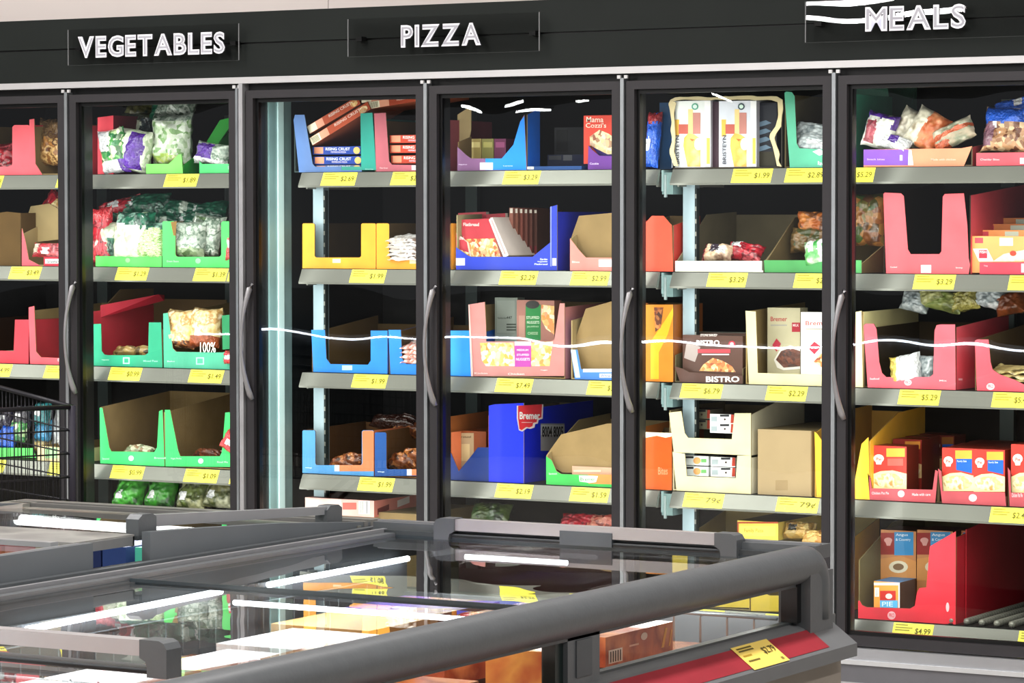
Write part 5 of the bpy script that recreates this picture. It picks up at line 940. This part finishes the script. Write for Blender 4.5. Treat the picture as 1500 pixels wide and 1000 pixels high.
for k in range(9):
    y = -4.40-.27*k
    gbox('brown orange box with gold ribbon, %s in the row behind the left island window' % ['first','second','third','fourth','fifth','sixth','seventh','eighth','ninth'][k], 1.90, y, .686, .12, .25, .058+.02*(k % 2), [OB,OB2,TB][k % 3], extra=ribbon, group='boxes along the island window')
    if k < 6: gbox('brown orange box, %s in the inner row of the island freezer' % ['first','second','third','fourth','fifth','sixth'][k], 1.70, y+.05, .686, .20, .24, .10, [OB2,OB,OB][k % 3], extra=ribbon, yaw=.08*(-1)**k, group='boxes in the inner row')
for k in range(5):
    gbox('box with glowing white top lying in the middle of the island freezer, %s from the far end' % ['first','second','third','fourth','fifth'][k], 1.33+.07*(k % 2), -3.9-.34*k, .686, .26, .28, .05, '#d8dadc', top=mat('#eef0f4',.3,emit=.35), group='boxes with glowing white tops')  # top faces glow, standing in for white glare on the lid
bag('pink bag on top of the boxes behind the left island window', 745, 985, -4.25, .01, .01, .01, WHF) if False else None
for k, (x, y, c, l) in enumerate(((1.20,-3.25,food(['#5a3aa8','#7a5ac8','#c8a070'],20,kind='n'),'purple flat box at the far end of the island freezer'), (1.50,-3.22,food(['#c8905a','#e8c890','#b0503a','#f0e0c0'],40),'pizza box with a food picture at the far end of the island freezer'), (1.22,-3.55,'#e0b878','tan box at the left of the far island compartment'))):
    gbox(l, x, y, .686, .25, .28, .045, '#b8905a' if k == 2 else '#8a5a4a', top=c, group=None)
cols = [('#e0636c','pink red'),('#e88a90','pale pink'),('#e8dcc0','cream'),('#23305a','navy'),('#2f4478','dark blue')]
for k, (c, nme) in enumerate(cols):
    gbox(nme+' box standing at the far end of the left island freezer', [-.10,.0,.10,.205,.29][k], -3.10, .16, [.09,.09,.10,.09,.07][k], .16, .65, c, top=c)
t = thing('tray', 'teal tray with an oval hand hole at the far end of the left island freezer', 'tray', (.50, -3.1, .16))
h = MB(); h.box(.345, .70, -3.17, -3.02, .16, .81, mat('#4fb8a0',.4)); h.box(.37, .66, -3.14, -3.05, .8102, .8106, mat('#4a4a3f',.6)); h.build('tray_body', t)
for j in range(8):
    for i in range(3): gbox('flat grey carton lying in the left island freezer', -.0+.30*i, -3.45-.38*j, .16, .28, .36, .52, mat('#7a7670',.6), group='flat grey cartons in the left island freezer', name='cardboard_box')

# ------------------------------------------------------------------ shopping cart beside the first door
c0 = Vector((-1.50, -1.04, 0)); ax = Vector((-.80, .30, 0)).normalized(); ay = Vector((-.10, -.99, 0)).normalized()
ax = Vector((-.94, .34, 0)); ay = Vector((-.34, -.94, 0))
cart = thing('shopping_cart', 'black wire shopping cart standing before the first freezer door', 'shopping cart', tuple(c0+ax*.45+ay*.28))
CW = mat('#26262c', .4, .3); LX, LY = .95, .56
def cp(u, v, z): return c0+ax*u+ay*v+Vector((0, 0, z))
def rz(u): return .985+.10*u
h = MB()
for v in (0, LY):
    h.tube([cp(0,v,rz(0)), cp(LX,v,rz(LX))], .008, CW, n=8)
for u in (0, LX): h.tube([cp(u,0,rz(u)), cp(u,LY,rz(u))], .008, CW, n=8)
h.build('basket_rim', cart)
h = MB(); zb = .60
for lev in range(1, 6):
    q = lev/5
    def ring(u, v): return cp(u, v, rz(u)*(1-q)+zb*q)
    for a_, b_ in (((0,0),(LX,0)),((0,LY),(LX,LY)),((0,0),(0,LY)),((LX,0),(LX,LY))): h.tube([ring(*a_), ring(*b_)], .0028, CW, n=5)
for k in range(40):
    u = LX*k/39
    for v in (0, LY): h.tube([cp(u,v,rz(u)), cp(u,v,zb)], .0018, CW, n=4)
    h.tube([cp(u,0,zb), cp(u,LY,zb)], .0018, CW, n=4)
for k in range(24):
    v = LY*k/23
    for u in (0, LX): h.tube([cp(u,v,rz(u)), cp(u,v,zb)], .0018, CW, n=4)
h.build('wire_basket', cart)
for u, v in ((0,0),(0,LY)):
    h = MB(); h.tube([cp(u,v,rz(0)+.005), cp(u,v,zb-.02)], .013, mat('#3a3842',.5), n=8); h.build('corner_bumper', cart)
h = MB(); h.tube([cp(LX+.02,.02,rz(LX)), cp(LX+.16,.05,1.04), cp(LX+.16,LY-.05,1.04), cp(LX+.02,LY-.02,rz(LX))], .014, mat('#2a4a7a',.4), n=10); h.build('push_handle', cart)
h = MB()
for v in (.08, LY-.08): h.tube([cp(LX,v,zb), cp(LX-.1,v,.25), cp(.05,v,.16)], .012, CW, n=8); h.tube([cp(.25,v,zb), cp(LX-.3,v,.22)], .010, CW, n=8)
h.tube([cp(.05,.08,.16), cp(.05,LY-.08,.16)], .011, CW, n=8); h.build('lower_frame', cart)
for u, v in ((.08,.08),(.08,LY-.08),(LX-.08,.08),(LX-.08,LY-.08)):
    h = MB(); c = cp(u,v,.065); h.tube([c-ay*.018, c+ay*.018], .065, mat('#3a3a3a',.6), n=20); w_ = h.build('wheel', cart)
    h = MB(); h.tube([cp(u,v,.13), cp(u,v,.20)], .012, STEEL, n=8); h.box(c.x-.012, c.x+.012, c.y-.03, c.y-.022, .06, .14, STEEL); h.build('wheel_fork', w_)

# ------------------------------------------------------------------ the row across the shop (behind the camera, seen as reflections)
t = thing('chest_freezer', 'low chest freezer row across the shop with a lit edge, far behind the viewer', 'freezer', (-4.7, -9.2, 0), ISL)
h = MB(); h.box(-8.2, -1.2, -9.9, -8.95, 0, .72, mat('#5a5d60',.5)); h.build('body', t)
h = MB(); h.box(-8.2, -1.2, -8.98, -8.9, .70, .735, GREY); h.build('rim', t)
YB = -8.88
h = MB(); h.tube([(-8.1,YB,.80),(-1.3,YB,.795)], .008, emis('#eef4ff', 36), n=8); h.build('light_streak_tube', t)
h = MB(); h.box(-8.2, -1.2, -8.93, -8.9, .735, .83, GREY); h.build('light_holder', t)

# ------------------------------------------------------------------ ceiling lamps far down the shop, reflected in the doors and signs
def lamp(x, y, z, lx, ly, i):
    t = thing('ceiling_lamp', 'white %s ceiling lamp far behind the viewer, seen only as a reflection' % ('tube' if lx > .6 else 'round'), 'ceiling light', (x, y, z), 'ceiling lamps far behind the viewer')
    h = MB(); h.box(x-lx/2, x+lx/2, y-ly/2, y+ly/2, z, z+.04, emis('#ffffff', 40)); h.build('lamp_glow', t)
    h = MB(); h.box(x-lx/2-.02, x+lx/2+.02, y-ly/2-.02, y+ly/2+.02, z+.04, z+.07, STEEL); h.build('lamp_housing', t)
for i, (px, py) in enumerate(((690,150),(751,141),(771,154),(795,153),(520,137),(845,148),(160,142),(480,138),(1060,136),(100,150))):
    p = at(px, py, 44); lamp(p.x, -44, p.z, .24, .4, i)
for (px, py, l) in ((1290,24,2.2),(1215,6,1.6)):
    p = at(px, py, 25); lamp(p.x, -25, p.z, l, .14, 0)
# ------------------------------------------------------------------ light
def area(name, loc, sx, sy, power, rot, col=(1, 1, 1), spread=180):
    d = bpy.data.lights.new(name, 'AREA'); d.shape = 'RECTANGLE'; d.size = sx; d.size_y = sy; d.energy = power; d.color = col; d.spread = math.radians(spread)
    o = bpy.data.objects.new(name, d); COL.objects.link(o); o.location = loc; o.rotation_euler = rot; return o
for i in range(6):
    area('door_fill', ((KX[i]+KX[i+1])/2, .02, 1.18), .60, 1.60, 4.6, (math.radians(90), 0, 0), (1, .99, .95))  # added soft fill just inside each door; no such lamp panel exists
for i in range(6):
    for X in (KX[i]+.075, KX[i+1]-.045):
        area('mullion_light', (X, .03, 1.18), .05, 1.66, 1.5, (math.radians(90), 0, 0), (1, 1, .97))
area('island_light', (1.12, -4.6, .80), .05, 3.3, 9, (0, math.radians(-35), 0), (1, .98, .95))
area('island_light', (1.5, -3.02, .80), .9, .05, 1.2, (math.radians(-25), 0, 0), (1, .98, .95))
area('island_light', (.3, -3.02, .80), .8, .05, 2, (math.radians(-25), 0, 0), (1, .98, .95))
for x in (-6, -2, 2, 6):
    for y in (-3.5, -8.5, -13):
        area('ceiling_light', (x, y, 4.1), .25, 4, 150, (0, 0, 0), (1, .97, .95))
w = bpy.data.worlds.new('world'); scene.world = w; w.use_nodes = True
w.node_tree.nodes['Background'].inputs[0].default_value = (.86, .88, .92, 1); w.node_tree.nodes['Background'].inputs[1].default_value = .45
